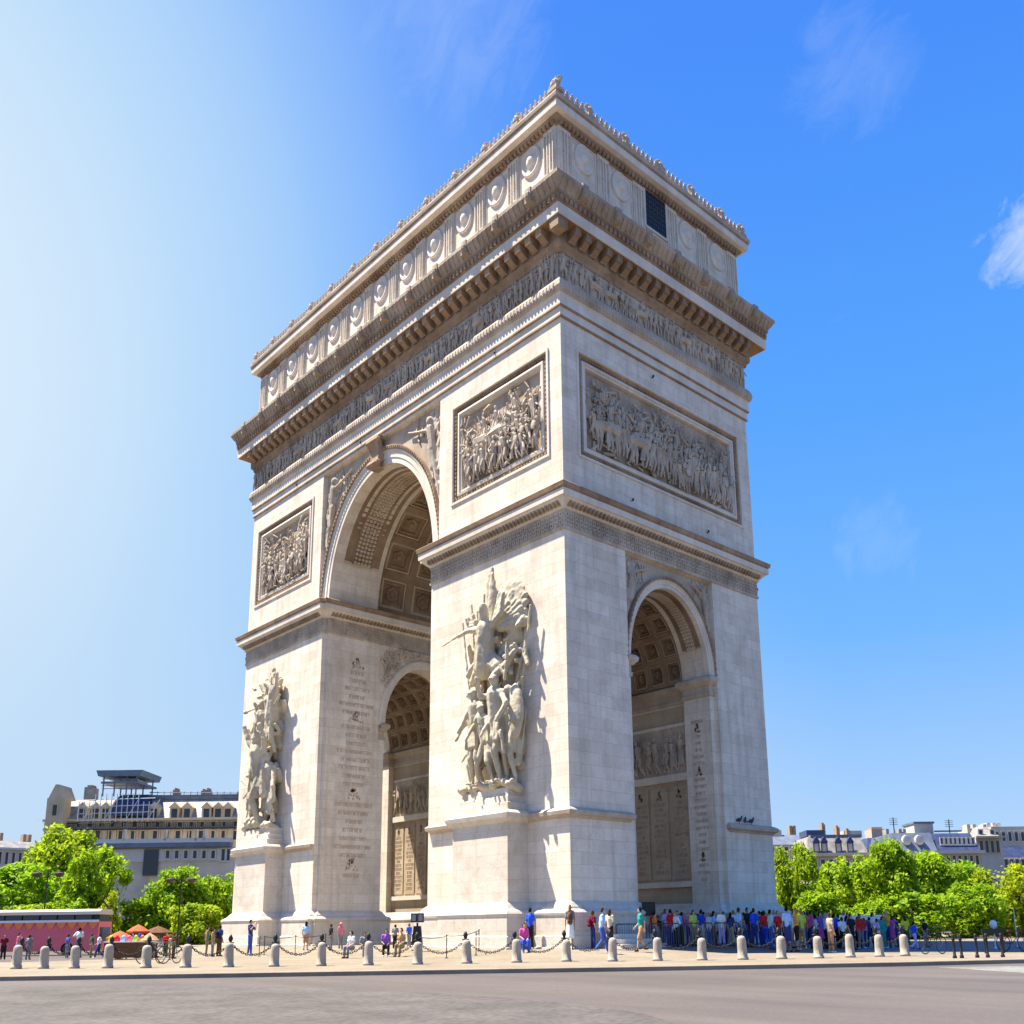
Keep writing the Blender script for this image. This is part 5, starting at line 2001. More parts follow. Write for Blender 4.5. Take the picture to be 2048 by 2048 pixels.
def person(u, vh, vf, top, low, where, pose='standing', topkind='tee', lowkind='trousers', hair='brown', hk='short hair', turn=0.0, hat=None, pack=None, d=None, z0=0.18, skin=None):
    """vh, vf: image rows of the crown of the head and of the feet; d overrides the distance found from the feet"""
    i = NPEOPLE[0]
    NPEOPLE[0] += 1
    hor = 1850 - 0.0131 * (u - 1084)
    if d is None:          # walk away from the camera until the feet reach their row, stopping at the walls
        d = 42.0
        while d < 95:
            p = at(u, d, 0.3)
            if (p.x < 1.25 and p.y > -1.25 and p.x > -46 and not -29 < p.x < -15.5) or hor + F_PX * (EYE.z - ground(p.x, p.y)) / d <= vf:
                break
            d += 0.1
    p = at(u, d, 0.3)
    z0 = ground(p.x, p.y)
    p = at(u, d, z0)
    ztop = pt(u, vh, d).z
    ht = ztop - z0
    full = {'sitting': 1.75 - 0.43}.get(pose, 1.75)
    lim = (1.20, 2.0) if pose == 'sitting' else (1.55, 2.62)
    ht = max(lim[0], min(lim[1], ht))
    root = bpy.data.objects.new('person', person_mesh('body', pose))
    COL.objects.link(root)
    root.location = (p.x, p.y, z0)
    sx = 1.02 if ht > 1.95 or pose == 'sitting' else 0.85
    root.scale = (sx, sx, ht / full)
    root.rotation_euler = (0, 0, VIEW_ROT + turn)
    root.material_slots[0].link = 'OBJECT'
    root.material_slots[0].material = SKIN[(i * 7 % 10 > 6) + (i * 11 % 17 > 14)] if skin is None else SKIN[skin]
    dress_part('jacket' if topkind == 'jacket' else 'shirt', topkind, pose, cloth(top, CLR[top]), root)
    dress_part(lowkind, lowkind, pose, cloth(low, CLR[low]), root)
    dress_part('hair', hk, pose, cloth('hair_' + hair, HAIR[hair]), root)
    dress_part('shoes', 'shoes', pose, cloth(('white', 'black', 'brown')[i % 3], CLR[('white', 'black', 'brown')[i % 3]]), root)
    if hat:
        dress_part('sun_hat', 'sun hat', pose, cloth(hat, CLR[hat]), root)
    if pack:
        dress_part('backpack', 'backpack', pose, cloth(pack, CLR[pack]), root)
    lw = {'trousers': 'trousers', 'shorts': 'shorts', 'skirt': 'skirt'}[lowkind]
    what = 'person in %s %s, %s %s' % (top, 'jacket' if topkind == 'jacket' else 'top', low, lw)
    if hat:
        what += ', %s hat' % hat
    if pack:
        what += ', %s backpack' % pack
    lab = what + ', ' + where
    assert lab not in LABELS, lab
    LABELS.add(lab)
    tag(root, lab, 'person', 'people on the plaza')
    return root


T = math.pi
# left end, in front of and beyond the bus
person(33, 1865, 1919, 'pink', 'denim', 'walking behind the leftmost stone bollard', 'walking', turn=1.6)
person(55, 1872, 1918, 'grey', 'grey', 'standing between the two leftmost bollards', turn=T)
person(5, 1869, 1918, 'maroon', 'black', 'cut by the left edge of the view', turn=0.6)
person(133, 1876, 1916, 'denim', 'grey', 'left of the white shirt by the bus', turn=2.4)
person(155, 1855, 1914, 'white', 'grey', 'standing out against the red bus', 'hand on hip', hair='black', turn=T)
person(181, 1881, 1914, 'green', 'khaki', 'small, at the rear corner of the bus', turn=2.0)
person(197, 1886, 1915, 'white', 'navy', 'child right of the bus corner', 'walking', turn=-1.2)
person(218, 1876, 1916, 'yellow', 'black', 'at the left end of the souvenir stall', turn=1.0)
person(233, 1871, 1914, 'brown', 'grey', 'before the souvenir stall', turn=2.0)
person(248, 1868, 1916, 'black', 'black', 'dark figure before the souvenir stall', turn=T)
person(263, 1872, 1913, 'purple', 'beige', 'under the souvenir stall parasols', turn=0.3)
person(279, 1855, 1911, 'blue', 'navy', 'tall, in the middle of the souvenir stall', turn=T - 0.4, hair='black')
person(330, 1872, 1914, 'red', 'brown', 'right end of the souvenir stall', turn=0.9)
person(346, 1872, 1916, 'maroon', 'brown', 'right of the stall beside a pale post', turn=2.2)
person(306, 1874, 1912, 'pink', 'grey', 'shorter, before the stall counter', turn=0.2)
# between the trees and the left pier
person(412, 1852, 1912, 'khaki', 'khaki', 'left of the far pier', 'holding a strap', topkind='jacket', turn=2.0)
person(424, 1856, 1912, 'tan', 'grey', 'left of the far pier', turn=1.6, pack='green')
person(437, 1850, 1911, 'navy', 'brown', 'beside the far pier edge', turn=2.6, pack='black')
person(499, 1839, 1908, 'navy', 'denim', 'alone before the far pier pedestal', 'photographing', hair='black', turn=1.2)
person(611, 1843, 1899, 'sky blue', 'tan', 'long-haired, alone before the far pier', lowkind='shorts', hk='long hair', hair='black', turn=T)
person(661, 1848, 1900, 'black', 'grey', 'left of the wide pink hat', turn=2.2)
person(681, 1845, 1899, 'pink', 'grey', 'before the great archway', hat='pink', turn=0.4)
person(703, 1862, 1898, 'white', 'grey', 'sitting low before the great archway', 'sitting', turn=-0.6, d=56)
person(727, 1864, 1896, 'grey', 'grey', 'sitting low under the great arch', 'sitting', turn=0.5, d=58)
person(771, 1858, 1893, 'purple', 'black', 'sitting under the great arch', 'sitting', turn=0.2, d=58)
person(790, 1849, 1896, 'grey', 'black', 'standing in the great archway among sitters', hair='black', turn=T)
person(803, 1856, 1894, 'tan', 'khaki', 'sitting left of the blue-topped sitter', 'sitting', turn=-0.4, d=57.5)
person(818, 1847, 1893, 'blue', 'grey', 'just left of the floodlight stand', turn=0.8)
# foot of the near pier
person(1037, 1834, 1893, 'orange', 'blue', 'at the pedestal of the near pier', turn=0.6, hk='long hair', lowkind='shorts')
person(1048, 1846, 1894, 'magenta', 'blue', 'sitting at the near pier pedestal', 'sitting', turn=0.3, d=54)
person(1061, 1815, 1892, 'blue', 'black', 'tallest of three at the near pier pedestal', hair='black', turn=T - 0.3)
person(1141, 1808, 1893, 'grey', 'white', 'alone at the corner of the near pier', lowkind='skirt', hk='long hair', hair='fair', pack='brown', turn=T)
person(1187, 1821, 1897, 'maroon', 'navy', 'left of the trio by the steps', pack='maroon', turn=2.0)
person(1205, 1815, 1905, 'sky blue', 'denim', 'walking past the stone steps', 'walking', turn=1.5)
person(1221, 1818, 1898, 'cream', 'black', 'rightmost of the trio by the steps', turn=2.6, hk='long hair')
person(1284, 1814, 1903, 'teal', 'tan', 'striding alone before the barrier', 'walking', lowkind='shorts', turn=-1.4, hair='black')
# queue behind the barriers
Q = [(1237, 1829, 'black', 'black'), (1262, 1830, 'maroon', 'black'), (1303, 1822, 'red', 'navy'), (1312, 1820, 'orange', 'denim'), (1322, 1827, 'black', 'beige'), (1335, 1820, 'lilac', 'denim'),
     (1343, 1818, 'red', 'navy'), (1352, 1821, 'white', 'black'), (1367, 1820, 'purple', 'black'), (1379, 1822, 'pink', 'navy'), (1391, 1821, 'lime', 'khaki'),
     (1405, 1818, 'blue', 'white'), (1418, 1822, 'white', 'denim'), (1431, 1817, 'sky blue', 'khaki'), (1444, 1820, 'white', 'lilac'), (1452, 1823, 'orange', 'black'), (1464, 1823, 'navy', 'beige')]
for k, (u, v, a, b) in enumerate(Q):
    person(u + (k * 7 % 5 - 2), v + (k * 11 % 9 - 3), 1890, a, b, 'queueing behind barriers, %s' % ordinal(k, 17), ('standing', 'holding a strap', 'standing', 'hand on hip')[k % 4], 'jacket' if k % 5 == 2 else 'tee',
           hair=('brown', 'black', 'fair', 'black', 'grey')[k % 5], hk='long hair' if k % 3 == 1 else 'short hair', turn=(0.4, 2.4, -1.2, 1.6, T)[k % 5], d=59.6 + (k * 5 % 7) * 0.45)
BK = [(1345, 'pink', 'grey'), (1362, 'yellow', 'navy'), (1385, 'white', 'grey'), (1410, 'red', 'black'), (1437, 'mint', 'navy'), (1458, 'lilac', 'black'), (1490, 'cream', 'denim'), (1506, 'red', 'grey'), (1540, 'grey', 'black'), (1572, 'navy', 'black'), (1618, 'white', 'black'), (1650, 'teal', 'black'), (1672, 'blue', 'black'), (1700, 'maroon', 'black')]
for k, (u, a, b) in enumerate(BK):
    person(u, 1823 + (k * 5 % 7), 1890, a, b, 'in queue\'s back row, %s' % ordinal(k, 14), ('standing', 'hand on hip', 'standing')[k % 3], hair=('black', 'brown', 'fair')[k % 3], turn=(2.8, 0.2, -1.6, 1.3)[k % 4], d=63.0 + (k % 4) * 0.6)
C2 = [(1232, 'white', 'denim'), (1249, 'black', 'grey'), (1272, 'grey', 'navy'), (1292, 'maroon', 'black'), (1328, 'yellow', 'grey'), (1357, 'sky blue', 'black'), (1398, 'white', 'denim'), (1424, 'pink', 'navy'),
      (1470, 'white', 'black'), (1503, 'lilac', 'grey'), (1528, 'white', 'navy'), (1552, 'sky blue', 'denim'), (1586, 'white', 'grey'), (1612, 'orange', 'denim'), (1634, 'white', 'navy'), (1656, 'sky blue', 'black'), (1693, 'white', 'denim'), (1724, 'red', 'grey'), (1750, 'white', 'black'), (1778, 'amber', 'navy')]
for k, (u, a, b) in enumerate(C2):
    person(u, 1819 + (k * 7 % 11), 1890, a, b, 'deep in the queue, %s' % ordinal(k, 20), ('holding a strap', 'standing', 'hand on hip', 'standing', 'photographing')[k % 5], 'jacket' if k % 4 == 1 else 'tee', hair=('fair', 'brown', 'black', 'grey')[k % 4],
           hk='long hair' if k % 3 == 0 else 'short hair', turn=(0.9, -0.8, 2.9, 1.9, -2.2, 0.1)[k % 6], d=61.4 + (k * 3 % 5) * 0.5, pack='green' if k % 7 == 3 else None)
# open end of the queue, right of the barriers
E_ = [(1481, 1815, 1897, 'sky blue', 'denim', 'right of the last barrier panel', {}),
      (1498, 1815, 1893, 'black', 'navy', 'right beside the tall light-blue shirt', {}),
      (1511, 1816, 1894, 'blue', 'navy', 'near the end wall corner', dict(pack='blue')),
      (1522, 1822, 1892, 'blue', 'blue', 'blue from head to toe in the queue', {}),
      (1532, 1821, 1894, 'red', 'blue', 'left of the mint shirt', {}),
      (1544, 1819, 1898, 'mint', 'denim', 'at the right corner of the monument', {}),
      (1559, 1821, 1897, 'red', 'black', 'right of the mint shirt', dict(hair='fair')),
      (1578, 1807, 1903, 'sky blue', 'navy', 'tallest in the open queue', dict(lowkind='shorts')),
      (1596, 1815, 1902, 'amber', 'black', 'bright amber top in the open queue', dict(lowkind='shorts', hk='long hair', hair='fair')),
      (1607, 1818, 1900, 'lime', 'tan', 'lime top beside the amber one', dict(hair='fair')),
      (1626, 1820, 1896, 'magenta', 'navy', 'in the open queue', {}),
      (1644, 1823, 1896, 'purple', 'magenta', 'right of the first magenta top', dict(lowkind='skirt', hk='long hair')),
      (1664, 1825, 1904, 'beige', 'tan', 'standing nearest in the open queue', dict(turn=2.0)),
      (1680, 1829, 1894, 'black', 'black', 'behind the beige figure', {}),
      (1688, 1834, 1897, 'white', 'black', 'right of the beige figure', {}),
      (1697, 1832, 1896, 'pink', 'grey', 'between the white and black tops', dict(hk='long hair')),
      (1706, 1827, 1899, 'black', 'black', 'dark, before the white van', dict(hair='black')),
      (1719, 1834, 1895, 'grey', 'black', 'before the front of the white van', {}),
      (1732, 1836, 1895, 'lilac', 'navy', 'before the middle of the white van', {}),
      (1743, 1834, 1893, 'navy', 'navy', 'before the van doors', {}),
      (1757, 1837, 1896, 'lilac', 'white', 'before the rear of the white van', dict(pose='walking')),
      (1769, 1833, 1895, 'teal', 'teal', 'right end of the white van', dict(topkind='jacket')),
      (1787, 1829, 1892, 'magenta', 'magenta', 'right of the white van', dict(lowkind='skirt', hk='long hair')),
      (1797, 1835, 1893, 'navy', 'navy', 'beside the magenta skirt', {}),
      (1815, 1831, 1895, 'yellow', 'green', 'behind the rightmost stone bollard', dict(hk='long hair')),
      (1831, 1843, 1898, 'blue', 'lilac', 'child right of the rightmost stone bollard', dict(pose='walking')),
      (1853, 1838, 1893, 'black', 'grey', 'last on the right, under the trees', dict(hair='black'))]
for k, (u, vh, vf, a, b, wh, kw) in enumerate(E_):
    kw = dict(kw)
    kw.setdefault('pose', ('standing', 'hand on hip', 'standing', 'holding a strap', 'walking')[k % 5])
    kw.setdefault('turn', (1.8, 0.5, 2.6, -1.5, T)[k % 5])
    kw.setdefault('hair', ('brown', 'black', 'brown', 'black')[k % 4])
    person(u, vh, vf, a, b, wh, **kw)

# ================================================================== STALL AND VEHICLES
PARA = plain('parasol_wood', (0.35, 0.22, 0.1), 0.6)


def parasol(u, d, vtop, r, colour, label):
    p = at(u, d)
    zt = pt(u, vtop, d).z - 0.18
    t = empty('parasol', p)
    tag(t, label, 'parasol', 'parasols over the souvenir stall')
    mb = MB()
    mb.lathe([(0.22, 0), (0.22, 0.08), (0.04, 0.1), (0.03, zt), (0.0, zt + 0.1)], 8)
    mb.build('pole', PARA, t)
    mb = MB()
    n = 8
    top = [(0.03 * math.cos(2 * math.pi * k / n), 0.03 * math.sin(2 * math.pi * k / n), zt) for k in range(n)]
    rings_ = [top]
    for rr, dz in ((0.5, 0.17), (1.0, 0.42), (1.0, 0.56)):
        rings_.append([(r * rr * math.cos(2 * math.pi * k / n), r * rr * math.sin(2 * math.pi * k / n), zt - dz) for k in range(n)])
    mb.rings(rings_, cap=False)
    c_ = mb.build('canopy', cloth(colour, CLR[colour]), t)
    mb = MB()
    for k in range(n):
        a = 2 * math.pi * k / n
        mb.bar((0, 0, zt - 0.04), (r * math.cos(a), r * math.sin(a), zt - 0.45), 0.012, 4)
    mb.build('ribs', PARA, c_)


parasol(236, 60, 1862, 0.85, 'rust', 'rust-coloured parasol at the left end of the souvenir stall')
parasol(272, 62, 1849, 0.75, 'rust', 'rust-red parasol raised highest over the stall')
parasol(312, 63, 1852, 1.0, 'brown', 'brownish red parasol at the right end of the stall')
parasol(296, 59, 1866, 0.6, 'tan', 'small tan parasol in front of the brownish red one')
t = empty('souvenir_stall', at(262, 58.8), VIEW_ROT)
tag(t, 'low souvenir stall table with colourful goods under the parasols at left', 'stall')
mb = MB()
mb.box(-1.6, 1.5, -0.35, 0.35, 1.02, 1.08)
mb.build('counter', plain('white_paint', (0.72, 0.72, 0.72), 0.5), t)
mb = MB()
mb.box(-1.58, 1.48, -0.33, -0.31, 0.12, 1.02)
mb.build('skirt_cloth', cloth('brown', CLR['brown']), t)
for x in (-1.5, 1.4):
    for y in (-0.3, 0.3):
        mb = MB()
        mb.bar((x, y, 0), (x, y, 1.02), 0.03)
        mb.build('leg', IRON, t)
for k, (x, c_) in enumerate(((-1.3, 'yellow'), (-0.95, 'red'), (-0.55, 'sky blue'), (-0.2, 'pink'), (0.2, 'lime'), (0.6, 'orange'), (1.0, 'magenta'))):
    mb = MB()
    mb.taper(-0.14, 0.14, -0.16, 0.16, 0, 0.26, 0.02, 0.02)
    mb.ell((0, 0, 0.28), 0.11, 0.12, 0.10)
    o = mb.build('souvenir_box', cloth(c_, CLR[c_]))
    o.location = t.matrix_basis @ Vector((x, 0, 1.08))
    o.rotation_euler = (0, 0, VIEW_ROT)
    tag(o, 'small %s box heaped with trinkets on the souvenir stall table' % c_, 'box', 'boxes on the souvenir stall')
t = empty('white_post', at(338, 57))
tag(t, 'short pale post beside the right end of the souvenir stall', 'post')
mb = MB()
mb.lathe([(0.10, 0), (0.10, 0.06), (0.06, 0.10), (0.055, 1.05), (0.09, 1.10), (0.09, 1.2), (0.02, 1.26)], 10)
mb.build('shaft', GRANITE, t)


def wheel(t, x, y, r, z=None):
    mb = MB()
    mb.rings([[(x + rr * math.cos(2 * math.pi * k / 18), yy, r + rr * math.sin(2 * math.pi * k / 18)) for k in range(18)] for rr, yy in ((r * 0.92, y - 0.12), (r, y - 0.08), (r, y + 0.08), (r * 0.92, y + 0.12))])
    w_ = mb.build('wheel', plain('tyre_rubber', (0.015, 0.015, 0.016), 0.8), t)
    mb = MB()
    mb.rings([[(x + rr * math.cos(2 * math.pi * k / 14), y - 0.125, r + rr * math.sin(2 * math.pi * k / 14)) for k in range(14)] for rr in (r * 0.6, r * 0.15)])
    mb.build('rim', plain('galvanised_steel', (0.16, 0.17, 0.19), 0.4, 0.6), w_)


GLASS = plain('dark_vehicle_glass', (0.015, 0.02, 0.03), 0.08, spec=0.6)
# open-top tour bus
D = 78.0
t = empty('tour_bus', at(60, D, 0.0), VIEW_ROT)
tag(t, 'long red open-sided double-deck tour bus with a white canopy, at the left', 'bus')
k_ = D / F_PX
x0, x1 = (-150 - 60) * k_, (192 - 60) * k_
BUSRED = plain('bus_red', (0.72, 0.13, 0.17), 0.35, var=0.08, scale=0.6)
mb = MB()
prof = [(0.0, 0.35), (0.0, 1.3), (0.04, 2.35), (0.08, 2.65), (2.42, 2.65), (2.46, 2.35), (2.5, 1.3), (2.5, 0.35)]
mb.rings([[(x, y, z) for y, z in prof] for x in (x0, x0 + 0.1, x1 - 0.3, x1)])
body = mb.build('body', BUSRED, t)
mb = MB()
for k in range(9):
    a = x0 + 0.5 + (x1 - x0 - 1.0) * k / 9
    b = a + (x1 - x0 - 1.0) / 9 - 0.12
    mb.box(a, b, -0.015, 0.02, 2.82, 3.18)
mb.build('upper_windows', GLASS, t)
mb = MB()
mb.box(x0, x1, 0.02, 2.48, 2.66, 2.80)
mb.box(x0 + 0.1, x1 - 0.1, 0.3, 2.2, 2.80, 3.2)
mb.build('upper_deck', plain('deck_dark', (0.05, 0.06, 0.055), 0.6, var=0.4, scale=2.0), t)
mb = MB()
mb.rings([[(x, y, z) for y, z in ((-0.08, 3.22), (-0.05, 3.48), (0.5, 3.66), (2.0, 3.66), (2.55, 3.48), (2.58, 3.22))] for x in (x0 + 0.2, x1 - 2.6, x1 - 2.59, x1)])
mb.build('canopy', plain('bus_cream', (0.54, 0.47, 0.38), 0.5), t)
mb = MB()
nb = 16
for k in range(nb):
    a = x0 + (x1 - x0) * k / nb
    b = x0 + (x1 - x0) * (k + 1) / nb
    c_ = (a + b) / 2
    i = [mb.add(p) for p in ((a, -0.03, 2.66), (b, -0.03, 2.66), (c_ + 0.12, -0.03, 2.12), (c_ - 0.12, -0.03, 2.12), (a, 0.0, 2.66), (b, 0.0, 2.66), (c_ + 0.12, 0.0, 2.12), (c_ - 0.12, 0.0, 2.12))]
    mb.f += [(i[0], i[3], i[2], i[1]), (i[4], i[5], i[6], i[7]), (i[0], i[1], i[5], i[4]), (i[1], i[2], i[6], i[5]), (i[2], i[3], i[7], i[6]), (i[3], i[0], i[4], i[7])]
mb.build('painted_scallops', plain('bus_orange', (0.85, 0.22, 0.06), 0.4), body)
mb = MB()
mb.box(x0, x1, -0.045, 0.0, 2.62, 2.80)
mb.build('white_band', plain('white_paint', (0.72, 0.72, 0.72), 0.5), body)
for x in (x0 + 2.2, x1 - 2.4):
    wheel(t, x, 0.08, 0.52)
mb = MB()
mb.box(x1 - 0.02, x1 + 0.03, 0.3, 2.2, 1.1, 2.2)
mb.build('rear_window', GLASS, body)
for y in (0.25, 2.25):
    mb = MB()
    mb.box(x1, x1 + 0.05, y - 0.12, y + 0.12, 0.7, 1.0)
    mb.build('tail_light', plain('tail_red', (0.4, 0.01, 0.01), 0.3), body)

# white van beyond the queue
D = 74.0
t = empty('van', at(1745, D, 0.0), VIEW_ROT)
tag(t, 'white van parked beyond the open end of the queue, only its roof and windows showing', 'van')
mb = MB()
VAN = plain('van_white', (0.78, 0.78, 0.77), 0.25, spec=0.5)
side = [(-2.2, 0.4), (2.25, 0.4), (2.3, 1.1), (2.15, 1.35), (1.5, 2.18), (1.2, 2.34), (-1.9, 2.34), (-2.15, 2.1), (-2.25, 1.2)]
mb.rings([[(x, y, z) for x, z in [(px_ * q_, 0.4 + (pz - 0.4) * (q_ if pz > 2 else 1)) for px_, pz in side]] for y, q_ in ((0.0, 0.97), (0.12, 1.0), (1.78, 1.0), (1.9, 0.97))])
mb.build('body', VAN, t)
for a, b in ((-1.95, -0.75), (-0.62, 0.45), (0.58, 1.38)):
    mb = MB()
    mb.taper(a, b, -0.02, 0.03, 1.38, 2.0, 0.05, 0)
    mb.build('window', plain('blue_vehicle_glass', (0.05, 0.09, 0.16), 0.08, spec=0.6), t)
for x in (-1.4, 1.4):
    wheel(t, x, 0.1, 0.42)
mb = MB()
mb.box(2.22, 2.3, 0.1, 0.45, 0.85, 1.05)
mb.build('headlight', plain('lamp_glass', (0.25, 0.25, 0.24), 0.15), t)

# pigeons on the ledge of the far right pier
mb = MB()
mb.ell((0, 0, 0.17), 0.16, 0.09, 0.10)
mb.cap((0.12, 0, 0.22), (0.17, 0, 0.33), 0.06, 0.045)
mb.cap((0.2, 0, 0.34), (0.25, 0, 0.33), 0.015, 0.006)
mb.cap((-0.12, 0, 0.16), (-0.30, 0, 0.12), 0.05, 0.03)
for y in (-0.04, 0.04):
    mb.bar((0.02, y, 0), (0.0, y, 0.12), 0.012, 4)
pg_me = mb.mesh('pigeon', True)
pg_me.materials.append(plain('pigeon_grey', (0.05, 0.05, 0.055), 0.7))
for i, y in enumerate((17.0, 17.75, 18.5)):
    o = bpy.data.objects.new('pigeon', pg_me)
    COL.objects.link(o)
    o.location = (0.2, y, 8.9)
    o.rotation_euler = (0, 0, (0.4, 2.0, 1.2)[i])
    o.scale = (1.2, 1.2, 1.5)
    tag(o, 'dark pigeon perched on the ledge right of the side arch, %s of three' % ordinal(i, 3), 'pigeon', 'pigeons on the ledge')


# ================================================================== TREES
def leafmat(name, lo, hi):
    t = NT(name)
    t.b.inputs['Roughness'].default_value = 0.55
    tc = t.n('ShaderNodeTexCoord')
    oi = t.n('ShaderNodeObjectInfo')
    n1 = t.n('ShaderNodeTexNoise', Vector=tc.outputs['Object'], Scale=4.5, Detail=3.0)
    n2 = t.n('ShaderNodeTexWhiteNoise', Vector=tc.outputs['Object'])
    col = t.ramp(n1.outputs['Fac'], [(0.33, lo), (0.67, hi)])
    hs = t.n('ShaderNodeHueSaturation', Color=col)
    ma = t.n('ShaderNodeMapRange', Value=oi.outputs['Random'])
    ma.inputs['To Min'].default_value = 0.485
    ma.inputs['To Max'].default_value = 0.52
    t.l(ma.outputs[0], hs.inputs['Hue'])
    t.l(hs.outputs[0], t.b.inputs['Base Color'])
    tr = t.n('ShaderNodeBsdfTranslucent')
    t.l(hs.outputs[0], tr.inputs['Color'])
    mx = t.n('ShaderNodeMixShader')
    mx.inputs[0].default_value = 0.55
    out = t.t.nodes['Material Output']
    t.l(t.b.outputs[0], mx.inputs[1])
    t.l(tr.outputs[0], mx.inputs[2])
    t.l(mx.outputs[0], out.inputs[0])
    return t.m


LEAF = leafmat('lime_leaves', (0.13, 0.27, 0.010), (0.40, 0.54, 0.014))
LEAF2 = leafmat('yellowing_leaves', (0.18, 0.29, 0.010), (0.47, 0.56, 0.016))
BARK = plain('bark', (0.07, 0.05, 0.035), 0.9, var=0.4)


def crown_mesh(seed, n=5200, leaf=0.075, cone=False):
    """unit crown: leaf blades gathered in clumps spread through an uneven volume"""
    rnd = random.Random(seed)
    clumps = []
    for k in range(46):
        for _ in range(30):
            v = Vector((rnd.uniform(-1, 1), rnd.uniform(-1, 1), rnd.uniform(-1, 1)))
            lim = (0.55 - 0.45 * v.z) if cone else 0.88 + 0.14 * math.sin(3.1 * v.x + seed) * math.cos(2.3 * v.y - seed)
            if cone and math.hypot(v.x, v.y) < lim or not cone and 0.35 < v.length < lim:
                break
        clumps.append((v * 0.9, rnd.uniform(0.16, 0.33)))
    vs, fs = [], []
    for k in range(n):
        c, r = clumps[rnd.randrange(len(clumps))] if rnd.random() < 0.93 else (Vector((0, 0, 0)), 0.8)
        g = Vector((rnd.gauss(0, 1), rnd.gauss(0, 1), rnd.gauss(0, 1))).normalized() * r * (rnd.random() ** 0.45)
        p = c + g
        nrm = (g * 1.4 + Vector((rnd.gauss(0, .5), rnd.gauss(0, .5), rnd.gauss(0.35, .5)))).normalized()
        a = nrm.orthogonal().normalized()
        a = (Matrix.Rotation(rnd.uniform(0, 6.28), 3, nrm) @ a)
        b = nrm.cross(a)
        s = leaf * rnd.uniform(0.6, 1.25)
        i = len(vs)
        vs += [tuple(p - a * s), tuple(p - b * s * 0.55 + nrm * s * 0.1), tuple(p + a * s), tuple(p + b * s * 0.55 + nrm * s * 0.1)]
        fs.append((i, i + 1, i + 2, i + 3))
    me = bpy.data.meshes.new('crown')
    me.from_pydata(vs, [], fs)
    me.materials.append(None)
    return me


CROWNS = [crown_mesh(s) for s in (1, 2, 3)]
CONE = crown_mesh(9, 3200, 0.08, True)
BIG = [crown_mesh(s, 9000, 0.058) for s in (12, 15)]


def tree(u, v, ru, rv, depth, label, me=None, mat=LEAF, i=0, grp='leafy trees left of the monument'):
    k = depth / F_PX
    c = pt(u, v, depth)
    rx, rz = ru * k * 1.16, rv * k * 1.12
    t = empty('tree', (c.x, c.y, 0.0), i * 0.9)
    tag(t, label, 'tree', grp)
    o = bpy.data.objects.new('crown', me or CROWNS[i % 3])
    COL.objects.link(o)
    o.parent = t
    o.location = (0, 0, c.z)
    o.scale = (rx, rx, rz)
    o.rotation_euler = (0, 0, i * 1.7)
    o.material_slots[0].link = 'OBJECT'
    o.material_slots[0].material = mat
    mb = MB()
    zc = c.z
    mb.lathe([(0.42, -0.1), (0.30, 0.6), (0.24, max(1.2, zc - rz * 0.6)), (0.16, zc), (0.04, zc + rz * 0.6)], 8)
    for q in range(7):
        a = q * 2.4 + i
        z0 = zc - rz * 0.6 + q * rz * 0.13
        mb.bar((0, 0, z0), (rx * 0.6 * math.cos(a), rx * 0.6 * math.sin(a), z0 + rz * 0.42), 0.12, 6, 0.03)
    mb.build('trunk', BARK, t)


LT = [(30, 1800, 88, 85, 108, 'broad bright green tree at the far left edge', BIG[0]),
      (122, 1748, 82, 96, 118, 'tallest bright green tree rising before the left building', BIG[1]),
      (192, 1775, 64, 92, 104, 'round bright green tree right of the tallest left tree', BIG[0]),
      (70, 1850, 75, 50, 100, 'low green tree behind the tour bus', None),
      (150, 1850, 65, 48, 100, 'low green tree behind the rear of the bus', None),
      (219, 1832, 30, 52, 92, 'small pointed yellow-green tree at the rear of the bus', CONE),
      (292, 1842, 55, 54, 104, 'low yellow-green tree behind the souvenir stall', None),
      (362, 1812, 62, 78, 106, 'green tree with two tops right of the souvenir stall', BIG[1]),
      (432, 1818, 50, 76, 110, 'green tree half hidden by the left edge of the monument', None),
      (395, 1850, 58, 50, 98, 'low green tree beside the left edge of the monument', None),
      (-95, 1785, 80, 92, 108, 'tree standing just beyond the left edge of the view', BIG[1])]
for i, (u, v, a, b, d, lab, me) in enumerate(LT):
    tree(u, v, a, b, d, lab, me, LEAF2 if me is CONE or i == 6 else LEAF, i)
RT_ = [(1594, 1768, 50, 92, 96, 'upright yellow-green tree touching the right edge of the monument', BIG[0]),
       (1685, 1792, 66, 80, 104, 'lower yellow tree behind the middle of the open queue', None),
       (1640, 1830, 60, 55, 92, 'low yellow-green tree behind the queue near the monument', None),
       (1776, 1772, 66, 92, 98, 'tall bright tree before the mansard roofs at right', BIG[1]),
       (1868, 1782, 72, 90, 100, 'broad yellow-green tree right of the tall bright one', BIG[0]),
       (1825, 1830, 70, 52, 90, 'low dark green tree behind the rightmost bollard', None),
       (1935, 1826, 66, 60, 92, 'sloping green tree above the black iron bollards', BIG[1]),
       (2034, 1802, 80, 82, 96, 'yellow-green tree at the right edge of the view', BIG[0]),
       (1735, 1840, 50, 42, 90, 'low green tree behind the white van', None),
       (1728, 1790, 48, 72, 108, 'tree filling the gap left of the tall bright one', None),
       (1925, 1790, 60, 78, 112, 'tree behind the sloping green one, before the dark mansard', None),
       (1985, 1825, 50, 62, 104, 'small green tree behind the white globe lamp', None),
       (2160, 1800, 74, 84, 96, 'tree standing just beyond the right edge of the view', BIG[1]),
       (2280, 1806, 78, 80, 98, 'tree farthest beyond the right edge of the view', BIG[0])]
for i, (u, v, a, b, d, lab, me) in enumerate(RT_):
    tree(u, v, a, b, d, lab, me, LEAF2 if i in (0, 1, 2, 4, 7) else LEAF, i + 4, 'leafy trees right of the monument')


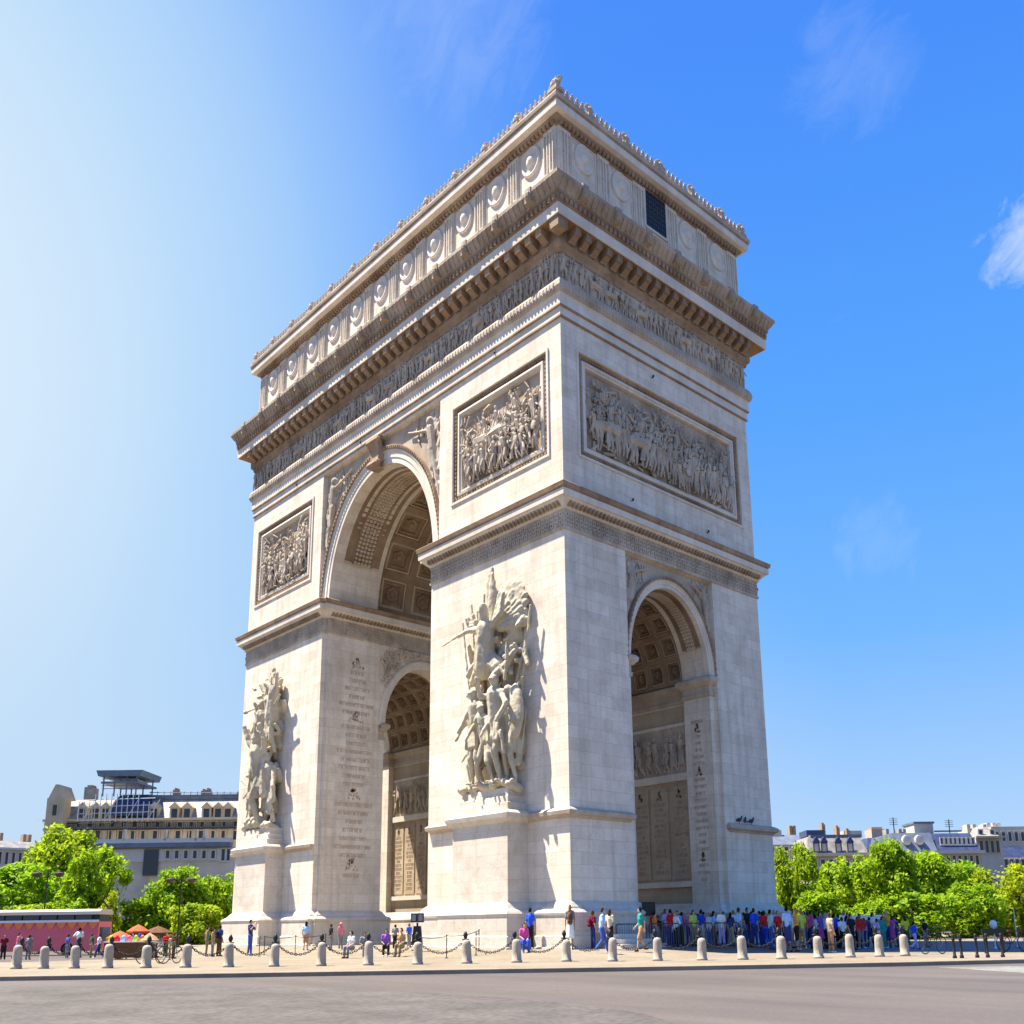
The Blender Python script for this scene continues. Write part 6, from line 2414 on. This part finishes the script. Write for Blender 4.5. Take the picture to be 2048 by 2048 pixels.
# ================================================================== BUILDINGS BEYOND THE TREES
class House:
    """a building laid out in its own frame: x along the image, y away, z up"""

    def __init__(self, name, uc, depth, label, turn=0.0, cat='building'):
        self.uc, self.d = uc, depth
        self.k = depth / F_PX
        self.t = empty(name, at(uc, depth, 0.0), VIEW_ROT + turn)
        tag(self.t, label, cat)

    def x(self, u):
        return (u - self.uc) * self.k

    def z(self, u, v):
        return EYE.z + (1850 - 0.0131 * (u - 1084) - v) * self.k

    def box(self, name, u0, u1, v0, v1, y0, y1, mat, parent=None, taper=None):
        mb = MB()
        um = (u0 + u1) / 2
        z0 = self.z(um, v1) if v1 is not None else 0.0
        z1 = self.z(um, v0)
        if taper:
            mb.taper(self.x(u0), self.x(u1), y0, y1, z0, z1, taper[0], taper[1])
        else:
            mb.box(self.x(u0), self.x(u1), y0, y1, z0, z1)
        return mb.build(name, mat, parent or self.t)

    def windows(self, us, v0, v1, w, y, frame, glass, parent, name='window', arch=False):
        """a row of windows, each with its pane"""
        x = w * self.k / 2
        um = us[0]
        h = (v1 - v0) * self.k
        f = MB()
        for a in ((-x - 0.18, -x, -0.10, 0.02, 0, h), (x, x + 0.18, -0.10, 0.02, 0, h), (-x - 0.18, x + 0.18, -0.16, 0.02, -0.22, 0), (-x - 0.18, x + 0.18, -0.14, 0.02, h, h + 0.2)):
            f.box(*a)
        if arch:
            f.rings([[(-x - 0.3, -0.3, h + 0.2), (-x * 0.7, -0.3, h + 0.9), (0, -0.3, h + 1.2), (x * 0.7, -0.3, h + 0.9), (x + 0.3, -0.3, h + 0.2)], [(-x - 0.3, 0.6, h + 0.2), (-x * 0.7, 0.6, h + 0.9), (0, 0.6, h + 1.2), (x * 0.7, 0.6, h + 0.9), (x + 0.3, 0.6, h + 0.2)]])
        fm = f.mesh(name)
        fm.materials.append(frame)
        g = MB()
        g.box(-x, x, -0.03, 0.03, 0, h)
        gm = g.mesh('pane')
        gm.materials.append(glass)
        for u in us:
            o = bpy.data.objects.new(name, fm)
            COL.objects.link(o)
            o.parent = parent
            o.location = (self.x(u), y, self.z(u, v1))
            q = bpy.data.objects.new('pane', gm)
            COL.objects.link(q)
            q.parent = o


def rng(a, b, n):
    return [a + (b - a) * (i + 0.5) / n for i in range(n)]


STUC = plain('warm_stucco', (0.46, 0.38, 0.26), 0.85, var=0.15, scale=0.4)
STUCG = plain('grey_stucco', (0.50, 0.44, 0.36), 0.85, var=0.2, scale=0.4)
PALE = plain('pale_stucco', (0.50, 0.45, 0.38), 0.85, var=0.12, scale=0.4)
SLATE = plain('blue_slate', (0.045, 0.06, 0.13), 0.45, var=0.3, scale=1.2)
ZINC = plain('zinc_roof', (0.13, 0.155, 0.21), 0.45, var=0.2, scale=0.8)
SLATEG = plain('grey_slate', (0.27, 0.255, 0.24), 0.6, var=0.3, scale=1.0)
WGLASS = plain('window_glass', (0.02, 0.022, 0.03), 0.12, spec=0.5)
CHIM = plain('chimney_brick', (0.33, 0.22, 0.15), 0.9, var=0.2)
WHITEP = plain('white_render', (0.48, 0.475, 0.46), 0.7, var=0.1)

h = House('apartment_building', 270, 150, 'large grey mansard building with a scaffold platform on its roof, behind the left trees')
wall = h.box('wall', 68, 480, 1640, None, 0, 16, STUCG)
roof = h.box('mansard_roof', 68, 480, 1592, 1640, -0.3, 16, SLATEG, taper=(0.4, 3.2))
h.box('roof_edge', 205, 480, 1583, 1592, 2.6, 14, ZINC, roof)
h.box('cornice', 66, 482, 1637, 1642, -0.9, 0.0, STUC, wall)
h.box('string_band', 66, 482, 1655, 1658, -0.5, 0.0, STUC, wall)
gab = h.box('gable', 80, 116, 1598, None, -2.2, 0.0, STUC, wall)
h.box('gable_top', 82, 113, 1570, 1598, -2.2, 2.0, STUC, gab, taper=(0.95, 0))
h.windows([98], 1612, 1634, 9, -2.24, STUC, WGLASS, gab)
h.windows([98], 1650, 1676, 9, -2.24, STUC, WGLASS, gab)
h.windows(rng(165, 470, 13), 1662, 1680, 9, -0.03, STUC, WGLASS, wall)
for u in rng(72, 476, 27):
    h.box('pilaster', u - 1.1, u + 1.1, 1642, 1690, -0.22, 0.0, STUC, wall)
mb = MB()
zb = h.z(300, 1658)
mb.bar((h.x(70), -1.0, zb + 0.95), (h.x(478), -1.0, zb + 0.95), 0.06, 5)
for u in range(72, 478, 4):
    mb.bar((h.x(u), -1.0, zb), (h.x(u), -1.0, zb + 0.95), 0.035, 4)
mb.box(h.x(70), h.x(478), -1.1, -0.5, zb - 0.15, zb)
mb.build('balcony_railing', IRON, wall)
h.windows(rng(125, 470, 15), 1643, 1654, 8, -0.03, STUCG, WGLASS, wall, 'attic_window')
for u in (140, 168, 188, 288, 330, 356, 396, 420, 440):
    mb = MB()
    x, z0 = h.x(u), h.z(u, 1640)
    mb.box(x - 0.75, x + 0.75, 0.0, 3.0, z0, z0 + 2.0)
    mb.rings([[(x - 0.95, y, z0 + 2.0), (x, y, z0 + 2.9), (x + 0.95, y, z0 + 2.0)] for y in (-0.15, 3.0)])
    dm = mb.build('dormer', STUC, roof)
    mb = MB()
    mb.box(x - 0.45, x + 0.45, -0.06, 0.02, z0 + 0.3, z0 + 1.8)
    mb.build('pane', WGLASS, dm)
for u, w_, v in ((130, 16, 1566), (312, 6, 1572), (371, 5, 1574), (380, 5, 1572), (448, 6, 1576), (470, 5, 1580)):
    c_ = h.box('chimney', u - w_ / 2, u + w_ / 2, v, 1604, 3.0, 5.5, CHIM if w_ < 10 else SLATEG, roof)
    h.box('pots', u - w_ / 3, u + w_ / 3, v - 5, v, 3.5, 5.0, CHIM, c_)
# curved dark blue roof section and the scaffold platform over it
mb = MB()
rs = []
for q in range(9):
    a = math.pi / 2 * q / 8
    y, z = 3.5 - 5.0 * math.cos(a), h.z(240, 1632) + (h.z(240, 1582) - h.z(240, 1632)) * math.sin(a)
    rs.append([(h.x(205) + 0.25 * q * 0.2, y, z), (h.x(276) - 0.02 * q * q, y, z)])
rs.append([(h.x(206), 8, h.z(240, 1582)), (h.x(262), 8, h.z(240, 1582))])
rs.append([(h.x(206), 8, h.z(240, 1632)), (h.x(276), 8, h.z(240, 1632))])
mb.rings([list(c) for c in zip(*rs)])
mb.build('curved_roof', SLATE, roof)
plat = h.box('scaffold_roof', 172, 259, 1538, 1550, -1, 7, plain('tarpaulin_blue_grey', (0.12, 0.17, 0.22), 0.5, var=0.25), taper=(-0.35, 0))
for u in (182, 205, 230, 250):
    for y in (-0.5, 6):
        mb = MB()
        mb.bar((h.x(u), y, h.z(u, 1592)), (h.x(u), y, h.z(u, 1549)), 0.12, 6)
        mb.build('scaffold_post', ZINC, plat)
h.box('platform_deck', 178, 256, 1561, 1565, -0.8, 6.6, ZINC, plat)
h.box('site_cabin', 212, 244, 1553, 1561, 0.5, 5, WHITEP, plat)
mb = MB()
for v in (1556, 1570, 1576):
    mb.bar((h.x(180), -0.7, h.z(200, v)), (h.x(256), -0.7, h.z(200, v)), 0.06, 5)
mb.build('guard_rails', ZINC, plat)
mb = MB()          # scaffold tubes over the roof below the platform
for u in range(142, 300, 11):
    mb.bar((h.x(u), -1.6, h.z(u, 1645)), (h.x(u), -1.6, h.z(u, 1588 if 170 < u < 265 else 1604)), 0.07, 5)
for v in (1598, 1612, 1626, 1640):
    mb.bar((h.x(142), -1.6, h.z(200, v) - 0.2), (h.x(297), -1.6, h.z(200, v)), 0.06, 5)
for u in range(153, 290, 44):
    mb.bar((h.x(u), -1.65, h.z(u, 1640)), (h.x(u + 22), -1.65, h.z(u, 1600)), 0.05, 5)
mb.build('scaffold_tubes', plain('scaffold_steel', (0.42, 0.47, 0.52), 0.5), plat)
mb = MB()
for v in (1577, 1583):
    mb.bar((h.x(262), 2.6, h.z(360, v)), (h.x(476), 2.6, h.z(360, v) - 0.3), 0.07, 5)
for u in range(265, 476, 14):
    mb.bar((h.x(u), 2.6, h.z(u, 1592)), (h.x(u), 2.6, h.z(u, 1576)), 0.05, 5)
mb.build('roof_guard_rail', ZINC, roof)
# long pale terrace and ground floors in front
ter = h.box('terrace_wing', 198, 482, 1703, None, -7, 0, STUCG)
h.box('grey_awning', 222, 482, 1695, 1703, -8.0, -6.8, ZINC, ter)
h.box('parapet', 200, 482, 1686, 1694, -7.6, -7.0, WHITEP, ter)
h.box('white_wall_band', 226, 462, 1706, 1730, -7.25, -7.0, WHITEP, ter)
h.box('dark_opening', 313, 341, 1707, 1757, -7.45, -7.26, WGLASS, ter)
h.windows(rng(350, 456, 6), 1709, 1724, 7, -7.3, WHITEP, WGLASS, ter)
h.windows([466, 476], 1706, 1728, 6, -7.1, WHITEP, WGLASS, ter)
for u in (272, 352, 412, 428):
    h.box('terrace_pier', u - 2, u + 2, 1668, 1690, -7.6, -7.0, PALE, ter)

# cream block receding at the far left
h = House('apartment_building', 4, 200, 'cream building with rows of tall windows at the extreme left', turn=0.75)
b_ = h.box('wall', -120, 68, 1700, None, 0, 14, PALE)
h.box('cornice', -122, 70, 1697, 1701, -0.6, 0, WHITEP, b_)
r_ = h.box('roof', -120, 68, 1682, 1698, 0.2, 14, SLATEG, taper=(0.5, 2))
h.windows(rng(-110, 64, 14), 1706, 1730, 5, -0.04, PALE, WGLASS, b_)
for u in (36, 46, -8):
    h.box('chimney', u - 3, u + 3, 1664, 1684, 4, 6, CHIM, r_)

# right-hand side
h = House('apartment_building', 1575, 175, 'pale low roof with chimneys peeping over the trees beside the monument')
b_ = h.box('wall', 1540, 1625, 1690, None, 0, 12, PALE)
r_ = h.box('roof', 1540, 1625, 1668, 1690, -0.2, 12, ZINC, taper=(1.0, 2.5))
h.box('attic_block', 1556, 1582, 1658, 1676, 2, 7, PALE, r_)
for u in (1605, 1612):
    h.box('chimney', u - 3, u + 3, 1648, 1676, 3, 5, CHIM, r_)
h.windows(rng(1548, 1620, 5), 1695, 1712, 7, -0.04, PALE, WGLASS, b_)

h = House('apartment_building', 1688, 165, 'cream building with a grey mansard and four round-topped dormers, right')
b_ = h.box('wall', 1622, 1752, 1712, None, 0, 12, STUC)
h.box('cornice', 1619, 1755, 1707, 1713, -0.8, 0, PALE, b_)
r_ = h.box('mansard_roof', 1626, 1750, 1672, 1708, 0, 12, SLATEG, taper=(0.7, 1.6))
h.box('roof_ridge', 1640, 1745, 1668, 1673, 1.5, 10, ZINC, r_)
h.box('blue_roof_box', 1637, 1674, 1657, 1669, 3, 8, SLATE, r_)
h.windows([1645, 1661, 1690, 1714], 1688, 1704, 9, -0.2, SLATE, PALE, r_, 'dormer', True)
h.windows(rng(1632, 1746, 7), 1720, 1740, 8, -0.04, PALE, WGLASS, b_)
for u, v in ((1677, 1644), (1707, 1650), (1728, 1656)):
    c_ = h.box('chimney', u - 3.5, u + 3.5, v, 1672, 4, 6, CHIM, r_)
    h.box('pots', u - 2.5, u + 2.5, v - 4, v, 4.4, 5.6, CHIM, c_)
h.box('roof_garden_wall', 1722, 1760, 1656, 1670, 5, 9, PALE, r_)

h = House('apartment_building', 1783, 178, 'pinkish chimney block on a dark roof between the two mansard buildings')
b_ = h.box('wall', 1748, 1812, 1700, None, 0, 12, STUCG)
r_ = h.box('roof', 1748, 1812, 1674, 1700, 0, 12, SLATE, taper=(1.0, 2))
h.box('chimney_block', 1768, 1798, 1656, 1680, 2, 6, plain('pink_render', (0.52, 0.36, 0.28), 0.85, var=0.1), r_)
h.box('chimney_pots', 1772, 1794, 1651, 1656, 3, 5, CHIM, r_)
h.windows(rng(1755, 1808, 4), 1706, 1722, 7, -0.04, PALE, WGLASS, b_)

h = House('apartment_building', 1892, 160, 'big cream building with pale and dark blue mansard roofs, right of the trees')
b_ = h.box('wall', 1806, 1980, 1708, None, 0, 14, STUC)
h.box('cornice', 1803, 1984, 1703, 1709, -0.9, 0, PALE, b_)
r_ = h.box('pale_mansard', 1806, 1892, 1664, 1704, 0, 14, ZINC, taper=(0.3, 1.8))
r2 = h.box('dark_mansard', 1892.5, 1980, 1664, 1704, 0, 14, SLATE, taper=(0.4, 2.6))
for u in (1833, 1859):
    mb = MB()
    x, z = h.x(u), h.z(u, 1680)
    mb.rings([[(x + q * math.cos(2 * math.pi * k / 14), y, z + q * 1.2 * math.sin(2 * math.pi * k / 14)) for k in range(14)] for q, y in ((0.72, 1.0), (0.72, 0.2), (0.5, 0.15))])
    w_ = mb.build('round_window', WHITEP, r_)
h.windows(rng(1902, 1975, 8), 1676, 1688, 4, 0.9, WHITEP, WGLASS, r2, 'dormer')
h.windows(rng(1812, 1976, 14), 1712, 1730, 6, -0.04, PALE, WGLASS, b_)
h.box('roof_house', 1872, 1912, 1640, 1664, 5, 10, PALE, r_)
h.box('roof_house_top', 1870, 1914, 1637, 1641, 4.7, 10.3, ZINC, r_)
h.box('roof_rail', 1915, 1972, 1655, 1658, 5, 5.4, CHIM, r2)
for u, v in ((1829, 1628), (1946, 1632)):
    mb = MB()
    mb.bar((h.x(u), 5, h.z(u, 1666)), (h.x(u), 5, h.z(u, v)), 0.09, 5)
    for q in range(4):
        zz = h.z(u, v + 3 + q * 4)
        mb.bar((h.x(u) - 0.7, 5, zz), (h.x(u) + 0.7, 5, zz), 0.05, 4)
    mb.build('antenna', IRON, r_)
for u in (1815, 1842, 1851):
    h.box('chimney', u - 3, u + 3, 1652, 1668, 5, 7, SLATEG, r_)

h = House('apartment_building', 1996, 172, 'narrow ornate cream building left of the right edge')
b_ = h.box('wall', 1972, 2024, 1676, None, 0, 12, PALE)
h.box('cornice', 1969, 2027, 1673, 1677, -0.8, 0, STUC, b_)
r_ = h.box('roof', 1974, 2022, 1652, 1674, 0, 12, SLATEG, taper=(1.2, 2))
h.windows(rng(1976, 2020, 4), 1682, 1706, 6, -0.04, STUC, WGLASS, b_)
h.windows([1986, 2010], 1660, 1672, 7, 0.6, PALE, WGLASS, r_, 'dormer')
for u in (1980, 1992, 2014):
    h.box('chimney', u - 3.5, u + 3.5, 1644, 1662, 4, 6, PALE, r_)

h = House('apartment_building', 2050, 182, 'tall pale building with a blue mansard, cut by the right edge')
b_ = h.box('wall', 2016, 2100, 1716, None, 0, 12, PALE)
h.box('blue_mansard', 2018, 2100, 1694, 1716, 0, 12, SLATE, taper=(0.4, 1.4))
up_ = h.box('upper_block', 2020, 2100, 1650, 1695, 3, 12, PALE)
for u in (2026, 2038, 2047):
    h.box('chimney', u - 4, u + 4, 1640, 1655, 5, 8, WHITEP, up_)
h.windows(rng(2022, 2090, 6), 1720, 1738, 6, -0.04, PALE, WGLASS, b_)
h.windows(rng(2024, 2090, 5), 1662, 1680, 6, 2.96, PALE, WGLASS, up_)

h = House('apartment_building', 2190, 180, 'long pale mansard building standing beyond the right edge of the view')
b_ = h.box('wall', 2104, 2330, 1712, None, 0, 12, STUC)
h.box('cornice', 2101, 2333, 1708, 1713, -0.8, 0, PALE, b_)
r_ = h.box('mansard_roof', 2106, 2328, 1668, 1709, 0, 12, SLATEG, taper=(0.7, 2.0))
h.windows(rng(2110, 2324, 16), 1718, 1736, 6, -0.04, PALE, WGLASS, b_)
h.windows(rng(2114, 2320, 12), 1684, 1700, 6, 0.3, PALE, WGLASS, r_, 'dormer')
for u in (2130, 2200, 2275):
    h.box('chimney', u - 4, u + 4, 1650, 1672, 4, 6, CHIM, r_)
